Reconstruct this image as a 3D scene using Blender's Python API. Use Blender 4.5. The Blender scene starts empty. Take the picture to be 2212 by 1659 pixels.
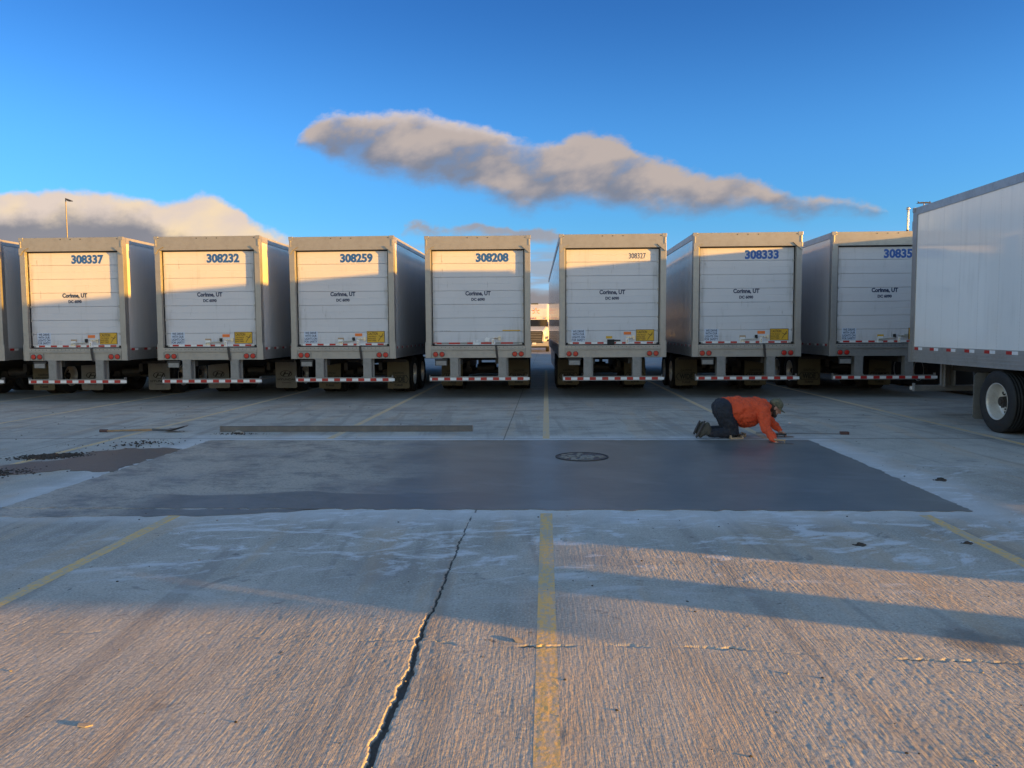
import bpy, math, random
import numpy as np
from mathutils import Vector, Matrix
random.seed(7); rng = np.random.RandomState(11)
SC = bpy.context.scene
COL = SC.collection

# ---------------------------------------------------------------- camera
FPX = 1661.0
A = math.radians(2.55); P = math.atan(114/FPX); RL = math.atan(.0063); CH = 1.675
Fv = Vector((-math.sin(A)*math.cos(P), math.cos(A)*math.cos(P), -math.sin(P)))
Rv = Vector((math.cos(A), math.sin(A), 0)); Uv = Rv.cross(Fv)
R2 = Rv*math.cos(RL) - Uv*math.sin(RL); U2 = Uv*math.cos(RL) + Rv*math.sin(RL)
cam_d = bpy.data.cameras.new('camera'); cam = bpy.data.objects.new('camera', cam_d); COL.objects.link(cam)
cam_d.sensor_width = 36; cam_d.lens = 36*FPX/2212; cam_d.clip_start = .05; cam_d.clip_end = 9000
m = Matrix((R2, U2, -Fv)).transposed().to_4x4(); m.translation = Vector((0, 0, CH)); cam.matrix_world = m
SC.camera = cam

# ---------------------------------------------------------------- light
SUN_AZ = math.radians(18.5)      # towards the sun: +X turned this much to -Y
SUN_EL = math.radians(4.35)
sd = Vector((math.cos(SUN_AZ)*math.cos(SUN_EL), -math.sin(SUN_AZ)*math.cos(SUN_EL), math.sin(SUN_EL)))
sl = bpy.data.lights.new('sun', 'SUN'); sl.energy = 4.4; sl.angle = math.radians(.5); sl.color = (1, .47, .04)
so = bpy.data.objects.new('sun', sl); COL.objects.link(so)
so.rotation_euler = sd.to_track_quat('Z', 'Y').to_euler()
SC.view_settings.view_transform = 'Standard'; SC.view_settings.look = 'None'
SC.view_settings.exposure = 1.85; SC.view_settings.gamma = 1
SKY_STRENGTH = .15

# ---------------------------------------------------------------- node expression helper
class E:
    def __init__(s, nt, sock): s.nt, s.s = nt, sock
    def _m(s, op, *a):
        n = s.nt.nodes.new('ShaderNodeMath'); n.operation = op
        for i, v in enumerate((s,)+a):
            if isinstance(v, E): s.nt.links.new(v.s, n.inputs[i])
            else: n.inputs[i].default_value = v
        return E(s.nt, n.outputs[0])
    def __add__(s, o): return s._m('ADD', o)
    def __radd__(s, o): return s._m('ADD', o)
    def __mul__(s, o): return s._m('MULTIPLY', o)
    def __rmul__(s, o): return s._m('MULTIPLY', o)
    def __sub__(s, o): return s._m('SUBTRACT', o)
    def __rsub__(s, o): return (s*-1)+o
    def __truediv__(s, o): return s._m('DIVIDE', o)
    def abs(s): return s._m('ABSOLUTE')
    def min(s, o): return s._m('MINIMUM', o)
    def max(s, o): return s._m('MAXIMUM', o)
    def sin(s): return s._m('SINE')
    def pow(s, o): return s._m('POWER', o)
    def lt(s, o): return s._m('LESS_THAN', o)
    def gt(s, o): return s._m('GREATER_THAN', o)
    def pingpong(s, o): return s._m('PINGPONG', o)
    def sst(s, a, b):          # smoothstep a..b -> 0..1
        n = s.nt.nodes.new('ShaderNodeMapRange'); n.interpolation_type = 'SMOOTHSTEP'
        s.nt.links.new(s.s, n.inputs[0])
        if a < b: n.inputs[1].default_value, n.inputs[2].default_value = a, b
        else:
            n.inputs[1].default_value, n.inputs[2].default_value = b, a
            n.inputs[3].default_value, n.inputs[4].default_value = 1, 0
        return E(s.nt, n.outputs[0])
def vec(nt, x, y, z=0.0):
    n = nt.nodes.new('ShaderNodeCombineXYZ')
    for i, v in enumerate((x, y, z)):
        if isinstance(v, E): nt.links.new(v.s, n.inputs[i])
        else: n.inputs[i].default_value = v
    return n.outputs[0]
def noise(nt, v, scale=1., detail=3., rough=.55, dist=0.):
    n = nt.nodes.new('ShaderNodeTexNoise'); n.inputs['Scale'].default_value = scale
    n.inputs['Detail'].default_value = detail; n.inputs['Roughness'].default_value = rough; n.inputs['Distortion'].default_value = dist
    nt.links.new(v, n.inputs['Vector']); return E(nt, n.outputs[0])
def mixc(nt, f, a, b):
    n = nt.nodes.new('ShaderNodeMix'); n.data_type = 'RGBA'
    if isinstance(f, E): nt.links.new(f.s, n.inputs[0])
    else: n.inputs[0].default_value = f
    for i, c in ((6, a), (7, b)):
        if isinstance(c, tuple): n.inputs[i].default_value = (*c, 1) if len(c) == 3 else c
        else: nt.links.new(c, n.inputs[i])
    return n.outputs[2]
def fcurve(nt, x, pts):
    n = nt.nodes.new('ShaderNodeFloatCurve'); nt.links.new(x.s, n.inputs['Value'])
    c = n.mapping.curves[0]
    c.points[0].location = pts[0]; c.points[1].location = pts[-1]
    for p in pts[1:-1]: c.points.new(*p)
    n.mapping.update(); return E(nt, n.outputs[0])

# ---------------------------------------------------------------- world: sky and clouds by direction
W = bpy.data.worlds.new('World'); SC.world = W; W.use_nodes = True
nt = W.node_tree; nt.nodes.clear()
out = nt.nodes.new('ShaderNodeOutputWorld'); bg = nt.nodes.new('ShaderNodeBackground'); bg.inputs[1].default_value = SKY_STRENGTH
sky = nt.nodes.new('ShaderNodeTexSky'); sky.sky_type = 'NISHITA'; sky.sun_disc = False
sky.sun_elevation = SUN_EL; sky.sun_rotation = math.atan2(sd.x, sd.y)
sky.air_density = 1.0; sky.dust_density = .3; sky.ozone_density = 3.0
tc = nt.nodes.new('ShaderNodeTexCoord')
sp = nt.nodes.new('ShaderNodeSeparateXYZ'); nt.links.new(tc.outputs['Generated'], sp.inputs[0])
dx, dy, dz = (E(nt, sp.outputs[i]) for i in range(3))
yy = dy.max(.02)
U = dx/yy*1661+1180; V = dz/yy*-1661+715            # tangent-plane coordinates of the sky towards +Y
uv = vec(nt, U*.01, V*.01)
w1 = noise(nt, uv, .8, 5, .6)-.5; w2 = noise(nt, vec(nt, U*.01+37, V*.014), .8, 5, .6)-.5
Uw = U+w1*90; Vw = V+w2*62
Un = (Uw+200)/2600
def K(pts): return [((x+200)/2600, y/1000) for x, y in pts]
fine = noise(nt, vec(nt, U*.01, V*.017), 1.9, 9, .62)-.5
def band(top, bot, soft):
    t = fcurve(nt, Un, K(top))*1000; b = fcurve(nt, Un, K(bot))*1000
    d = ((Vw-t)+fine*40).sst(-soft*.22, soft*.42)*((b-Vw)+fine*42).sst(-soft*.6, soft*.8)
    return d, ((Vw-t)/((b-t).max(8))), d
topA = [(-200,600),(600,480),(645,300),(680,268),(760,250),(850,248),(930,252),(1000,272),(1080,290),(1130,315),(1180,318),(1260,300),(1330,318),(1400,350),(1500,380),(1580,388),(1650,412),(1700,435),(1780,442),(1860,450),(1895,470),(1930,600),(2400,600)]
botA = [(-200,500),(600,300),(645,300),(700,335),(760,355),(850,380),(950,395),(1010,412),(1080,425),(1140,455),(1180,445),(1240,438),(1340,452),(1450,460),(1560,466),(1650,464),(1720,474),(1800,464),(1880,468),(1930,470),(2400,470)]
aA, tA, _ = band(topA, botA, 40)
topB = [(-200,400),(0,407),(100,404),(180,412),(260,424),(340,430),(400,424),(440,418),(490,432),(520,455),(545,478),(600,500),(660,520),(760,560),(2400,700)]
aB = (Vw-fcurve(nt, Un, K(topB))*1000+fine*18).sst(-9, 13)*(Vw*-1+760).sst(0, 60)
greyB = [(-200,445),(0,448),(60,440),(150,436),(230,442),(290,448),(330,470),(370,490),(420,505),(480,520),(600,540),(2400,600)]
gB = (Vw-14-fcurve(nt, Un, K(greyB))*1000+fine*30).sst(-20, 30)
topC = [(-200,600),(840,560),(880,486),(960,492),(1040,480),(1090,494),(1160,490),(1230,502),(1280,560),(2400,600)]
botC = [(-200,500),(840,488),(880,494),(960,506),(1040,508),(1100,516),(1160,524),(1230,526),(1280,510),(2400,500)]
aC, tC, _ = band(topC, botC, 20)
low = noise(nt, vec(nt, U*.0025+3, V*.016), 1.6, 5, .55)
aD = (low-.45).sst(0, .14)*(V-500).sst(0, 80)*.85
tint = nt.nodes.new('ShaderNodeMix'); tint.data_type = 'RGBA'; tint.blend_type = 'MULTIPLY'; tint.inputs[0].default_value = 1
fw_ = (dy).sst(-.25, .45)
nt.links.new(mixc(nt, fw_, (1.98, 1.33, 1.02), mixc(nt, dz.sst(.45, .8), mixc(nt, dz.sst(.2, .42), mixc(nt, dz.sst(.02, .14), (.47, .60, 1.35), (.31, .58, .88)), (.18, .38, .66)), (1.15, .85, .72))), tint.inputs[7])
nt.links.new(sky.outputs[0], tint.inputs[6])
CS = 1/SKY_STRENGTH
def cc(r, g, b, k=1.0): return (r*CS*k, g*CS*k, b*CS*k)
EXPK = .30
lump = noise(nt, vec(nt, U*.01+9, V*.016+U*.003), .75, 7, .5)
litA = ((tA*-1+.58)*1.15+(lump-.5)*3.0+.50).sst(0, 1)
colA = mixc(nt, litA, cc(.20,.215,.27,EXPK), cc(.49,.41,.365,EXPK))
top_glow = (tA*-1+.24).sst(0, .3)*(U-880).abs().sst(420, 120)
colA = mixc(nt, top_glow*.8, colA, cc(.78,.68,.65,EXPK))
colB = mixc(nt, (lump-.5)*3.5+(V-420)/200+.1, cc(.74,.60,.50,EXPK), cc(.92,.70,.42,EXPK))
colB = mixc(nt, gB, colB, mixc(nt, lump, cc(.20,.19,.215,EXPK), cc(.30,.275,.28,EXPK)))
colC = mixc(nt, lump, cc(.22,.24,.30,EXPK), cc(.48,.44,.43,EXPK))
colD = mixc(nt, low, cc(.20,.27,.36,EXPK), cc(.40,.42,.46,EXPK))
aA = aA*((lump-.3)*2.2+.72).min(1.)
c = mixc(nt, aD, tint.outputs[2], colD)
c = mixc(nt, aC*.9, c, colC); c = mixc(nt, aB*.96, c, colB); c = mixc(nt, aA*.96, c, colA)
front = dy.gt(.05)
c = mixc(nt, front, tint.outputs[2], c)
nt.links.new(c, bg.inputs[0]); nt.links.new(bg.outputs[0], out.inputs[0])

# ---------------------------------------------------------------- materials
M = {}
def newmat(name, col=(.5,.5,.5), rough=.5, metal=0., **k):
    mt = bpy.data.materials.new(name); mt.use_nodes = True; n = mt.node_tree
    b = n.nodes['Principled BSDF']
    b.inputs['Base Color'].default_value = (*col, 1); b.inputs['Roughness'].default_value = rough; b.inputs['Metallic'].default_value = metal
    for kk, v in k.items(): b.inputs[kk.replace('_', ' ')].default_value = v
    M[name] = mt; return mt, n, b
def coords(n, which='Object'):
    t = n.nodes.new('ShaderNodeTexCoord'); s = n.nodes.new('ShaderNodeSeparateXYZ'); n.links.new(t.outputs[which], s.inputs[0])
    return t.outputs[which], [E(n, s.outputs[i]) for i in range(3)]
def bump(n, b, h, dist, strength=1.):
    bp = n.nodes.new('ShaderNodeBump'); bp.inputs['Distance'].default_value = dist; bp.inputs['Strength'].default_value = strength
    n.links.new(h.s, bp.inputs['Height']); n.links.new(bp.outputs[0], b.inputs['Normal']); return bp
def setc(n, b, c): n.links.new(c, b.inputs['Base Color'])
def dirtmat(name, c1, c2, rough=.5, metal=0., scale=3., rvar=.2, amt=.6, bmp=0., **k):
    mt, n, b = newmat(name, c1, rough, metal, **k)
    v, (x, y, z) = coords(n)
    ns = noise(n, v, scale, 6, .65); ns2 = noise(n, v, scale*7, 4, .6)
    f = (ns*.7+ns2*.3).sst(.42, .68)*amt
    setc(n, b, mixc(n, f, c1, c2))
    n.links.new((ns2*rvar+rough-rvar*.5).s, b.inputs['Roughness'])
    if bmp: bump(n, b, ns2, bmp)
    return mt
dirtmat('aluminium', (.41,.41,.41), (.27,.265,.26), .42, .55, 2.2)
dirtmat('frame_metal', (.325,.322,.32), (.24,.235,.23), .40, .55, 1.6)
dirtmat('dark_steel', (.035,.035,.038), (.07,.06,.05), .6, .2, 4)
dirtmat('grey_steel', (.26,.26,.265), (.15,.15,.15), .5, .4, 4)
dirtmat('rubber', (.014,.014,.015), (.035,.032,.03), .75, 0, 5, bmp=.002)
dirtmat('rim_white', (.62,.60,.56), (.38,.34,.30), .35, .3, 5)
dirtmat('hub_dark', (.05,.045,.04), (.1,.07,.05), .5, .4, 9)
dirtmat('flap_grey', (.18,.178,.17), (.11,.105,.095), .7, 0, 4)
dirtmat('flap_tan', (.115,.098,.058), (.07,.06,.04), .7, 0, 4)
dirtmat('flap_print', (.012,.012,.013), (.04,.038,.034), .7, 0, 8)
dirtmat('tape_red', (.42,.018,.02), (.30,.04,.03), .35, 0, 9, amt=.5)
dirtmat('tape_white', (.72,.73,.75), (.5,.5,.5), .3, 0, 9, amt=.5)
newmat('lens_red', (.45,.02,.015), .15, 0, Coat_Weight=.6)
newmat('lens_amber', (.55,.12,.01), .2)
newmat('number_blue', (.015,.09,.36), .35)
newmat('text_navy', (.02,.035,.09), .4)
newmat('text_faint', (.10,.12,.16), .5)
dirtmat('sticker_yellow', (.62,.36,.02), (.45,.27,.03), .4, 0, 8)
newmat('sticker_text', (.09,.05,.01), .5)
newmat('sticker_pale', (.52,.60,.74), .35)
newmat('sticker_orange', (.75,.17,.03), .4)
newmat('strap_web', (.05,.042,.04), .8)
newmat('spark_orange', (.80,.26,.05), .4)
newmat('glass_dark', (.012,.014,.018), .08, 0, Coat_Weight=1.)
newmat('black_gap', (.012,.012,.014), .7)
def paint_white(name, seam, base, rough, wav, rivets, coat=.0):
    mt, n, b = newmat(name, base, rough, 0, Coat_Weight=coat, Coat_Roughness=.06)
    v, (x, y, z) = coords(n)
    g1 = noise(n, v, 1.1, 5, .6); streak = noise(n, vec(n, x*2, y*9, z*.6), 1.2, 5, .62)
    f = (g1*.45+streak*.55).sst(.46, .72)*.38
    pp = (y/seam).pingpong(.5)
    line = pp.lt(.006/seam)*.0
    dots = (pp.lt(.008))*((z/.055).pingpong(.5)).lt(.16) if rivets else pp.lt(.0)
    colr = mixc(n, f, base, tuple(q*.72 for q in base))
    seamd = pp.lt(.0035/seam)
    colr = mixc(n, seamd*.12, colr, (.2,.2,.21))
    colr = mixc(n, dots*.3, colr, (.25,.24,.24))
    setc(n, b, colr)
    bul = (pp*2).min(1.)
    bul = (1-(1-bul).pow(4))
    wn = noise(n, vec(n, x, y*1.7, z*.35), 1., 3, .5)
    wn2 = noise(n, vec(n, x, y*6, z*.9), 1., 2, .5)
    h = bul*(.10)+wn*.9*wav+wn2*.16*wav-dots*.12-seamd*.05
    bump(n, b, h, .012)
    n.links.new((streak*.16+rough-.08).s, b.inputs['Roughness'])
    return mt
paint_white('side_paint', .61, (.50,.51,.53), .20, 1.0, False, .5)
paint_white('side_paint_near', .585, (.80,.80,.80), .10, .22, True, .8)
# roll-up door paint with grime at the edges and streaks
mt, n, b = newmat('door_paint', (.70,.69,.68), .42)
v, (x, y, z) = coords(n)
oi = n.nodes.new('ShaderNodeObjectInfo'); rnd = E(n, oi.outputs['Random'])
st = noise(n, vec(n, x*9+rnd*50, rnd*9, z*.8), 1.1, 6, .65)
bl = noise(n, vec(n, x*1.6+rnd*90, rnd*31, z*1.6), 1., 5, .6)
sc1 = noise(n, vec(n, x*40+rnd*17, 0., z*4), 1., 3, .6)
edge = x.abs().sst(.85, 1.15)*.55
lowd = z.sst(1.9, 1.3)*.4
f = ((st-.5)*2.2+(bl-.45)*1.2+edge+lowd-.20).sst(0, 1.0)*.72
bs = mixc(n, bl, (.61,.605,.635), (.51,.52,.565))
cl = mixc(n, f, bs, (.30,.285,.27))
scr = (sc1-.70).sst(0, .05)*(bl-.5).sst(0, .1)*.5
cl = mixc(n, scr, cl, (.22,.21,.20))
dirt = (noise(n, vec(n, x*14+rnd*70, 3., z*1.1), 1., 4, .6)-.60).sst(0, .08)*(noise(n, vec(n, x*2+rnd*33, 5., z*3), 1., 2, .5)-.56).sst(0, .08)*.55
cl = mixc(n, dirt, cl, (.16,.155,.15)); setc(n, b, cl)
bump(n, b, bl*.8+st*.25, .006)

def ground_nodes(name, kind):
    mt, n, b = newmat(name, (.3,.3,.3), .85)
    v, (x, y, z) = coords(n)
    big = noise(n, v, .22, 5, .6); med = noise(n, v, 1.3, 6, .65, .4); spk = noise(n, v, 60, 3, .7); spk2 = noise(n, v, 16, 5, .7)
    wx = vec(n, x*7., y*.5); lane = noise(n, wx, 1., 4, .6)
    return mt, n, b, v, x, y, z, big, med, spk, spk2, lane
mt, n, b, v, x, y, z, big, med, spk, spk2, lane = ground_nodes('concrete', 0)
base = mixc(n, (big*.5+med*.5).sst(.36, .64), (.33,.315,.285), (.51,.49,.445))
base = mixc(n, (lane-.5).sst(-.1, .2)*.35, base, (.50,.48,.44))
base = mixc(n, (spk-.5).sst(.0, .18)*.65, base, (.24,.225,.21))
base = mixc(n, (spk-.5).sst(-.04, -.18)*.65, base, (.66,.63,.59))
base = mixc(n, (spk2-.5).sst(.03, .16)*.5, base, (.31,.29,.27))
# orange-brown tint streaks that run along the bays
rust = noise(n, vec(n, x*2.2+5, y*.25), 1., 3, .6)
base = mixc(n, (rust-.52).sst(0, .12)*.38, base, (.50,.37,.25))
# oil lanes further back
oil = noise(n, vec(n, x*1.1, y*2.6), 1., 5, .65)
base = mixc(n, ((oil-.5).sst(0, .12))*(y-11.).sst(0, 3)*.55, base, (.20,.195,.19))
base = mixc(n, (y-15.).sst(0, 4.)*.5, base, (.17,.17,.175))  # whole slab darker from just before the trailer row on
tyr = noise(n, vec(n, x*3.1+y*.25, y*.12), 1., 3, .55)
base = mixc(n, (tyr-.56).sst(0, .08)*.45, base, (.25,.235,.22))
st8 = ((x-2.35)*(x-2.35)*1.6+(y-4.15)*(y-4.15)*3.).pow(.5)+(noise(n, vec(n, x*4, y*3), 1., 5, .65)-.5)*1.1
base = mixc(n, st8.sst(.42, .12)*.6, base, (.15,.145,.14))
blot = noise(n, v, 2.6, 4, .7, .6)
base = mixc(n, (blot-.63).sst(0, .05)*.55, base, (.20,.195,.19))
blt2 = noise(n, v, 7.5, 3, .6, .3)
base = mixc(n, (blt2-.70).sst(0, .03)*.7, base, (.12,.115,.11))
cld = noise(n, v, .75, 6, .65, 1.2)
base = mixc(n, (cld-.52).sst(0, .16)*(y-4.6).sst(0, .6)*.42, base, (.25,.25,.26))
# chalky wash round the new pour and where the worker swept, in real streaks
px = (x-(-.65)).abs()-4.6; py = (y-9.43).abs()-2.33
hal = px.max(py)
wn = noise(n, v, 1.1, 5, .62, .5); ws = noise(n, vec(n, x*1.4+y*.8, y*7), 1., 5, .65)
halo = (hal+(wn-.5)*1.1).sst(.75, .05)*(ws*.8+.35)
base = mixc(n, halo.min(1.)*.8, base, (.66,.67,.69))
sweep = noise(n, vec(n, x*.9+y*.5+3, y*1.7-x*.5), 1.2, 7, .72, 1.6)
scrat = noise(n, vec(n, x*2.2+y*2.0, y*9-x*3.2), 1.1, 5, .6, .8)
sweep = sweep+(scrat-.5)*.35
sw = (sweep-.51).sst(0, .13)*(y-7.3).abs().sst(3.0, 1.6)*(x-.8).abs().sst(5.5, 3.5)
base = mixc(n, sw*.75, base, (.68,.70,.74))
fresh_l = noise(n, vec(n, x*1.2, y*1.2), 1., 4, .6)
# saw-cut joints beyond the pour
def joint(e, w): return (e.abs()).lt(w)
j = joint(x+.66+(med-.5)*.02, .008)*(y-7.0).gt(0.)
for q in (-7.45, 6.75, 13.9, -14.5): j = j.max(joint(x-q+(med-.5)*.03, .009))
for q in (7.12, 11.95, 16.2, 22.5, 29., 36., 44., 52.): j = j.max(joint(y-q+(med-.5)*.02, .010+.0009*q)*(1. if q > 7.2 else (x+4.).lt(0.)))
base = mixc(n, j*.75, base, (.075,.07,.068))
jw = joint(y-16.28, .02).max(joint(y-22.7, .05))
base = mixc(n, jw*.5, base, (.55,.55,.55))
an_ = n.nodes.new('ShaderNodeAttribute'); an_.attribute_name = 'crack'; crk = E(n, an_.outputs['Fac'])
base = mixc(n, crk.sst(.35, .9)*.85, base, (.045,.042,.04))
setc(n, b, base)
n.links.new((1.0-halo*.12-(y-9.).sst(0, 8)*.22).s, b.inputs['Roughness'])
b.inputs['Specular IOR Level'].default_value = .35
bump(n, b, spk*.5+spk2*.9+noise(n, vec(n, x*70, y*6), 1., 3, .6)*.9, .005, .9)

mt, n, b, v, x, y, z, big, med, spk, spk2, lane = ground_nodes('new_concrete', 1)
dry = (x*-1-1.1+(med-.5)*1.8+(big-.5)*2).sst(-.2, 1.6)
scr = noise(n, vec(n, x*.6, y*26), 1., 5, .7)
base = mixc(n, (med*.5+scr*.5).sst(.35, .65), (.100,.110,.106), (.165,.17,.163))
mot = noise(n, vec(n, x*1.3+y*.3, y*1.2), 1.2, 6, .62)*.6+noise(n, vec(n, x*5, y*9), 1., 5, .7)*.4
base = mixc(n, dry*(mot-.33).sst(0, .24)*.9, base, (.48,.425,.345))
spk3 = noise(n, vec(n, x*26, y*40), 1., 3, .7)
base = mixc(n, (spk3-.5).sst(0, .16)*(dry*.55+.12), base, (.10,.10,.10))
base = mixc(n, (spk-.5).sst(.05, .25)*.35*(dry+.3), base, (.09,.09,.09))
wetb = (y+(noise(n, vec(n, x*.7, 2.), 1., 2, .5)-.5)*.9).sst(7.85, 7.78)*(x+4.3).sst(0, .6)*(x+.7).sst(.4, 0.)
base = mixc(n, wetb*.75, base, (.095,.105,.108))
puf = noise(n, vec(n, x*.8+y*.4, y*1.1), 1., 5, .6, .5)
base = mixc(n, (puf-.53).sst(0, .1)*.30, base, (.22,.225,.235))
setc(n, b, base)
n.links.new((scr*.12+.30+dry*.2).s, b.inputs['Roughness']); b.inputs['Specular IOR Level'].default_value = .5
bump(n, b, spk*.35+scr*.8+spk2*.25, .0013, .8)

mt, n, b, v, x, y, z, big, med, spk, spk2, lane = ground_nodes('wet_slurry', 1)
setc(n, b, mixc(n, med, (.065,.055,.038), (.11,.095,.068)))
b.inputs['Roughness'].default_value = .45; bump(n, b, spk2, .006)

mt, n, b, v, x, y, z, big, med, spk, spk2, lane = ground_nodes('yellow_paint', 1)
wear = noise(n, vec(n, x*18, y*2.5), 1., 6, .75)
chips = noise(n, v, 22, 5, .75)
f = ((wear*.5+chips*.5)-.455).sst(0, .09).max((y-11.)*.0+(y-11.).sst(0, 1.5)*.62)
big2 = noise(n, v, 5, 4, .7)
f = f.max(((big2-.56).sst(0, .08))*.8)
pc = mixc(n, med, (.80,.51,.17), (.70,.47,.20))
setc(n, b, mixc(n, f*.8, pc, (.45,.42,.37)))
bump(n, b, spk*.5+spk2, .004, .8)

dirtmat('iron', (.06,.06,.065), (.14,.14,.15), .5, .5, 9, bmp=.004)
dirtmat('mud', (.045,.04,.037), (.085,.078,.07), .95, 0, 9, bmp=.01)
dirtmat('stone', (.30,.28,.25), (.16,.15,.14), .9, 0, 30)
dirtmat('screed', (.13,.13,.135), (.21,.205,.20), .55, .3, 5)
dirtmat('wood', (.33,.22,.12), (.2,.13,.07), .6, 0, 7)
dirtmat('board_tan', (.40,.29,.19), (.28,.2,.13), .7, 0, 7)
dirtmat('grip', (.10,.05,.045), (.05,.03,.03), .6, 0, 9)
dirtmat('steel_dark', (.12,.12,.125), (.2,.17,.14), .4, .7, 9)
dirtmat('skin', (.50,.26,.18), (.42,.19,.13), .5, 0, 14, amt=.5)
dirtmat('hair_brown', (.045,.028,.02), (.09,.055,.035), .8, 0, 40, bmp=.006)
mt, n, b = newmat('shirt', (.7,.08,.03), .85); v, xyz = coords(n)
fold = noise(n, vec(n, xyz[0]*9+xyz[2]*3.5, xyz[1]*5, xyz[2]*2.5), 1., 4, .6, .8)
setc(n, b, mixc(n, noise(n, v, 6, 4), (.74,.10,.032), (.62,.07,.024))); bump(n, b, fold, .05, .9)
mt, n, b = newmat('trousers', (.018,.021,.032), .8); v, xyz = coords(n)
bump(n, b, noise(n, v, 11, 3, .6, .8), .04, .8)
dirtmat('boot', (.055,.052,.042), (.10,.095,.08), .7, 0, 12, bmp=.008)
dirtmat('camo', (.15,.145,.095), (.05,.05,.035), .8, 0, 22, amt=1.)
dirtmat('cab_white', (.62,.63,.65), (.5,.5,.5), .25, 0, 1)
dirtmat('plastic_grey', (.33,.32,.31), (.25,.25,.25), .5, 0, 2)
dirtmat('pole_metal', (.20,.19,.17), (.12,.12,.11), .5, .4, 1)
dirtmat('lamp_head', (.03,.032,.045), (.05,.05,.06), .5, .2, 3)
dirtmat('galv', (.62,.60,.52), (.3,.3,.28), .3, .7, 2)

# ---------------------------------------------------------------- mesh builder
class MB:
    def __init__(s): s.v = []; s.f = []; s.m = []; s.sm = []
    def poly(s, vs, fs, m=0, sm=False):
        o = len(s.v); s.v += [tuple(p) for p in vs]
        for f in fs: s.f.append([i+o for i in f]); s.m.append(m); s.sm.append(sm)
        return s
    def box(s, x0, x1, y0, y1, z0, z1, m=0):
        vs = [(x, y, z) for z in (z0, z1) for y in (y0, y1) for x in (x0, x1)]
        return s.poly(vs, [(0,2,3,1),(4,5,7,6),(0,1,5,4),(2,6,7,3),(0,4,6,2),(1,3,7,5)], m)
    def prism(s, pts, axis, a, b_, m=0):
        n_ = len(pts)
        def mk(p, t):
            return {'x': (t, p[0], p[1]), 'y': (p[0], t, p[1]), 'z': (p[0], p[1], t)}[axis]
        vs = [mk(p, a) for p in pts]+[mk(p, b_) for p in pts]
        fs = [tuple(range(n_)), tuple(range(2*n_-1, n_-1, -1))]+[(i, i+n_, (i+1) % n_+n_, (i+1) % n_) for i in range(n_)]
        return s.poly(vs, fs, m)
    def tube(s, p, q, r0, r1=None, seg=12, m=0, sm=True, cap=True):
        r1 = r0 if r1 is None else r1
        p = Vector(p); q = Vector(q); d = (q-p).normalized()
        a_ = d.orthogonal().normalized(); b_ = d.cross(a_)
        vs = []
        for c0, r in ((p, r0), (q, r1)):
            for i in range(seg):
                t = 2*math.pi*i/seg; vs.append(c0+(a_*math.cos(t)+b_*math.sin(t))*r)
        s.poly(vs, [(i, (i+1) % seg, (i+1) % seg+seg, i+seg) for i in range(seg)], m, sm)
        if cap: s.poly(vs[:seg], [tuple(range(seg-1, -1, -1))], m); s.poly(vs[seg:], [tuple(range(seg))], m)
        return s
    def lathe_x(s, prof, seg=40, m=0, cx=0, cy=0, cz=0, sm=True):      # prof: (x, r)
        vs = []
        for (x_, r) in prof:
            for i in range(seg):
                t = 2*math.pi*i/seg; vs.append((cx+x_, cy+r*math.cos(t), cz+r*math.sin(t)))
        fs = []
        for k in range(len(prof)-1):
            for i in range(seg):
                j_ = (i+1) % seg; fs.append((k*seg+i, k*seg+j_, (k+1)*seg+j_, (k+1)*seg+i))
        return s.poly(vs, fs, m, sm)
    def ball(s, c0, r, seg=14, rings=8, m=0, sc=(1,1,1), rot=None):
        vs = []; fs = []
        for k in range(rings+1):
            ph = math.pi*k/rings
            for i in range(seg):
                t = 2*math.pi*i/seg
                p = Vector((math.sin(ph)*math.cos(t)*r*sc[0], math.sin(ph)*math.sin(t)*r*sc[1], math.cos(ph)*r*sc[2]))
                if rot: p = rot @ p
                vs.append(p+Vector(c0))
        for k in range(rings):
            for i in range(seg):
                j_ = (i+1) % seg; fs.append((k*seg+i, (k+1)*seg+i, (k+1)*seg+j_, k*seg+j_))
        return s.poly(vs, fs, m, True)
    def mesh(s, name, mats):
        me = bpy.data.meshes.new(name); me.from_pydata(s.v, [], s.f)
        for mm in mats: me.materials.append(M[mm])
        me.polygons.foreach_set('material_index', s.m); me.polygons.foreach_set('use_smooth', s.sm)
        me.update(); return me
def put(name, me, parent=None, loc=(0,0,0), rot=(0,0,0)):
    o = bpy.data.objects.new(name, me); COL.objects.link(o); o.location = loc; o.rotation_euler = rot
    if parent: o.parent = parent
    return o
def build(mb, name, mats, parent=None, loc=(0,0,0), rot=(0,0,0), bevel=0):
    if isinstance(mats, str): mats = (mats,)
    o = put(name, mb.mesh(name, mats), parent, loc, rot)
    if bevel:
        bv = o.modifiers.new('bevel', 'BEVEL'); bv.width = bevel; bv.segments = 2; bv.limit_method = 'ANGLE'
    return o
def tag(o, label=None, cat=None, group=None, kind=None):
    if label: o['label'] = label
    if cat: o['category'] = cat
    if group: o['group'] = group
    if kind: o['kind'] = kind
    return o
def thing(name, label, cat, loc, rz=0, group=None):
    o = bpy.data.objects.new(name, None); COL.objects.link(o); o.location = loc; o.rotation_euler = (0, 0, rz); o.empty_display_size = .3
    return tag(o, label, cat, group)
CACHE = {}
def cached(key, fn):
    if key not in CACHE: CACHE[key] = fn()
    return CACHE[key]
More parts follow.
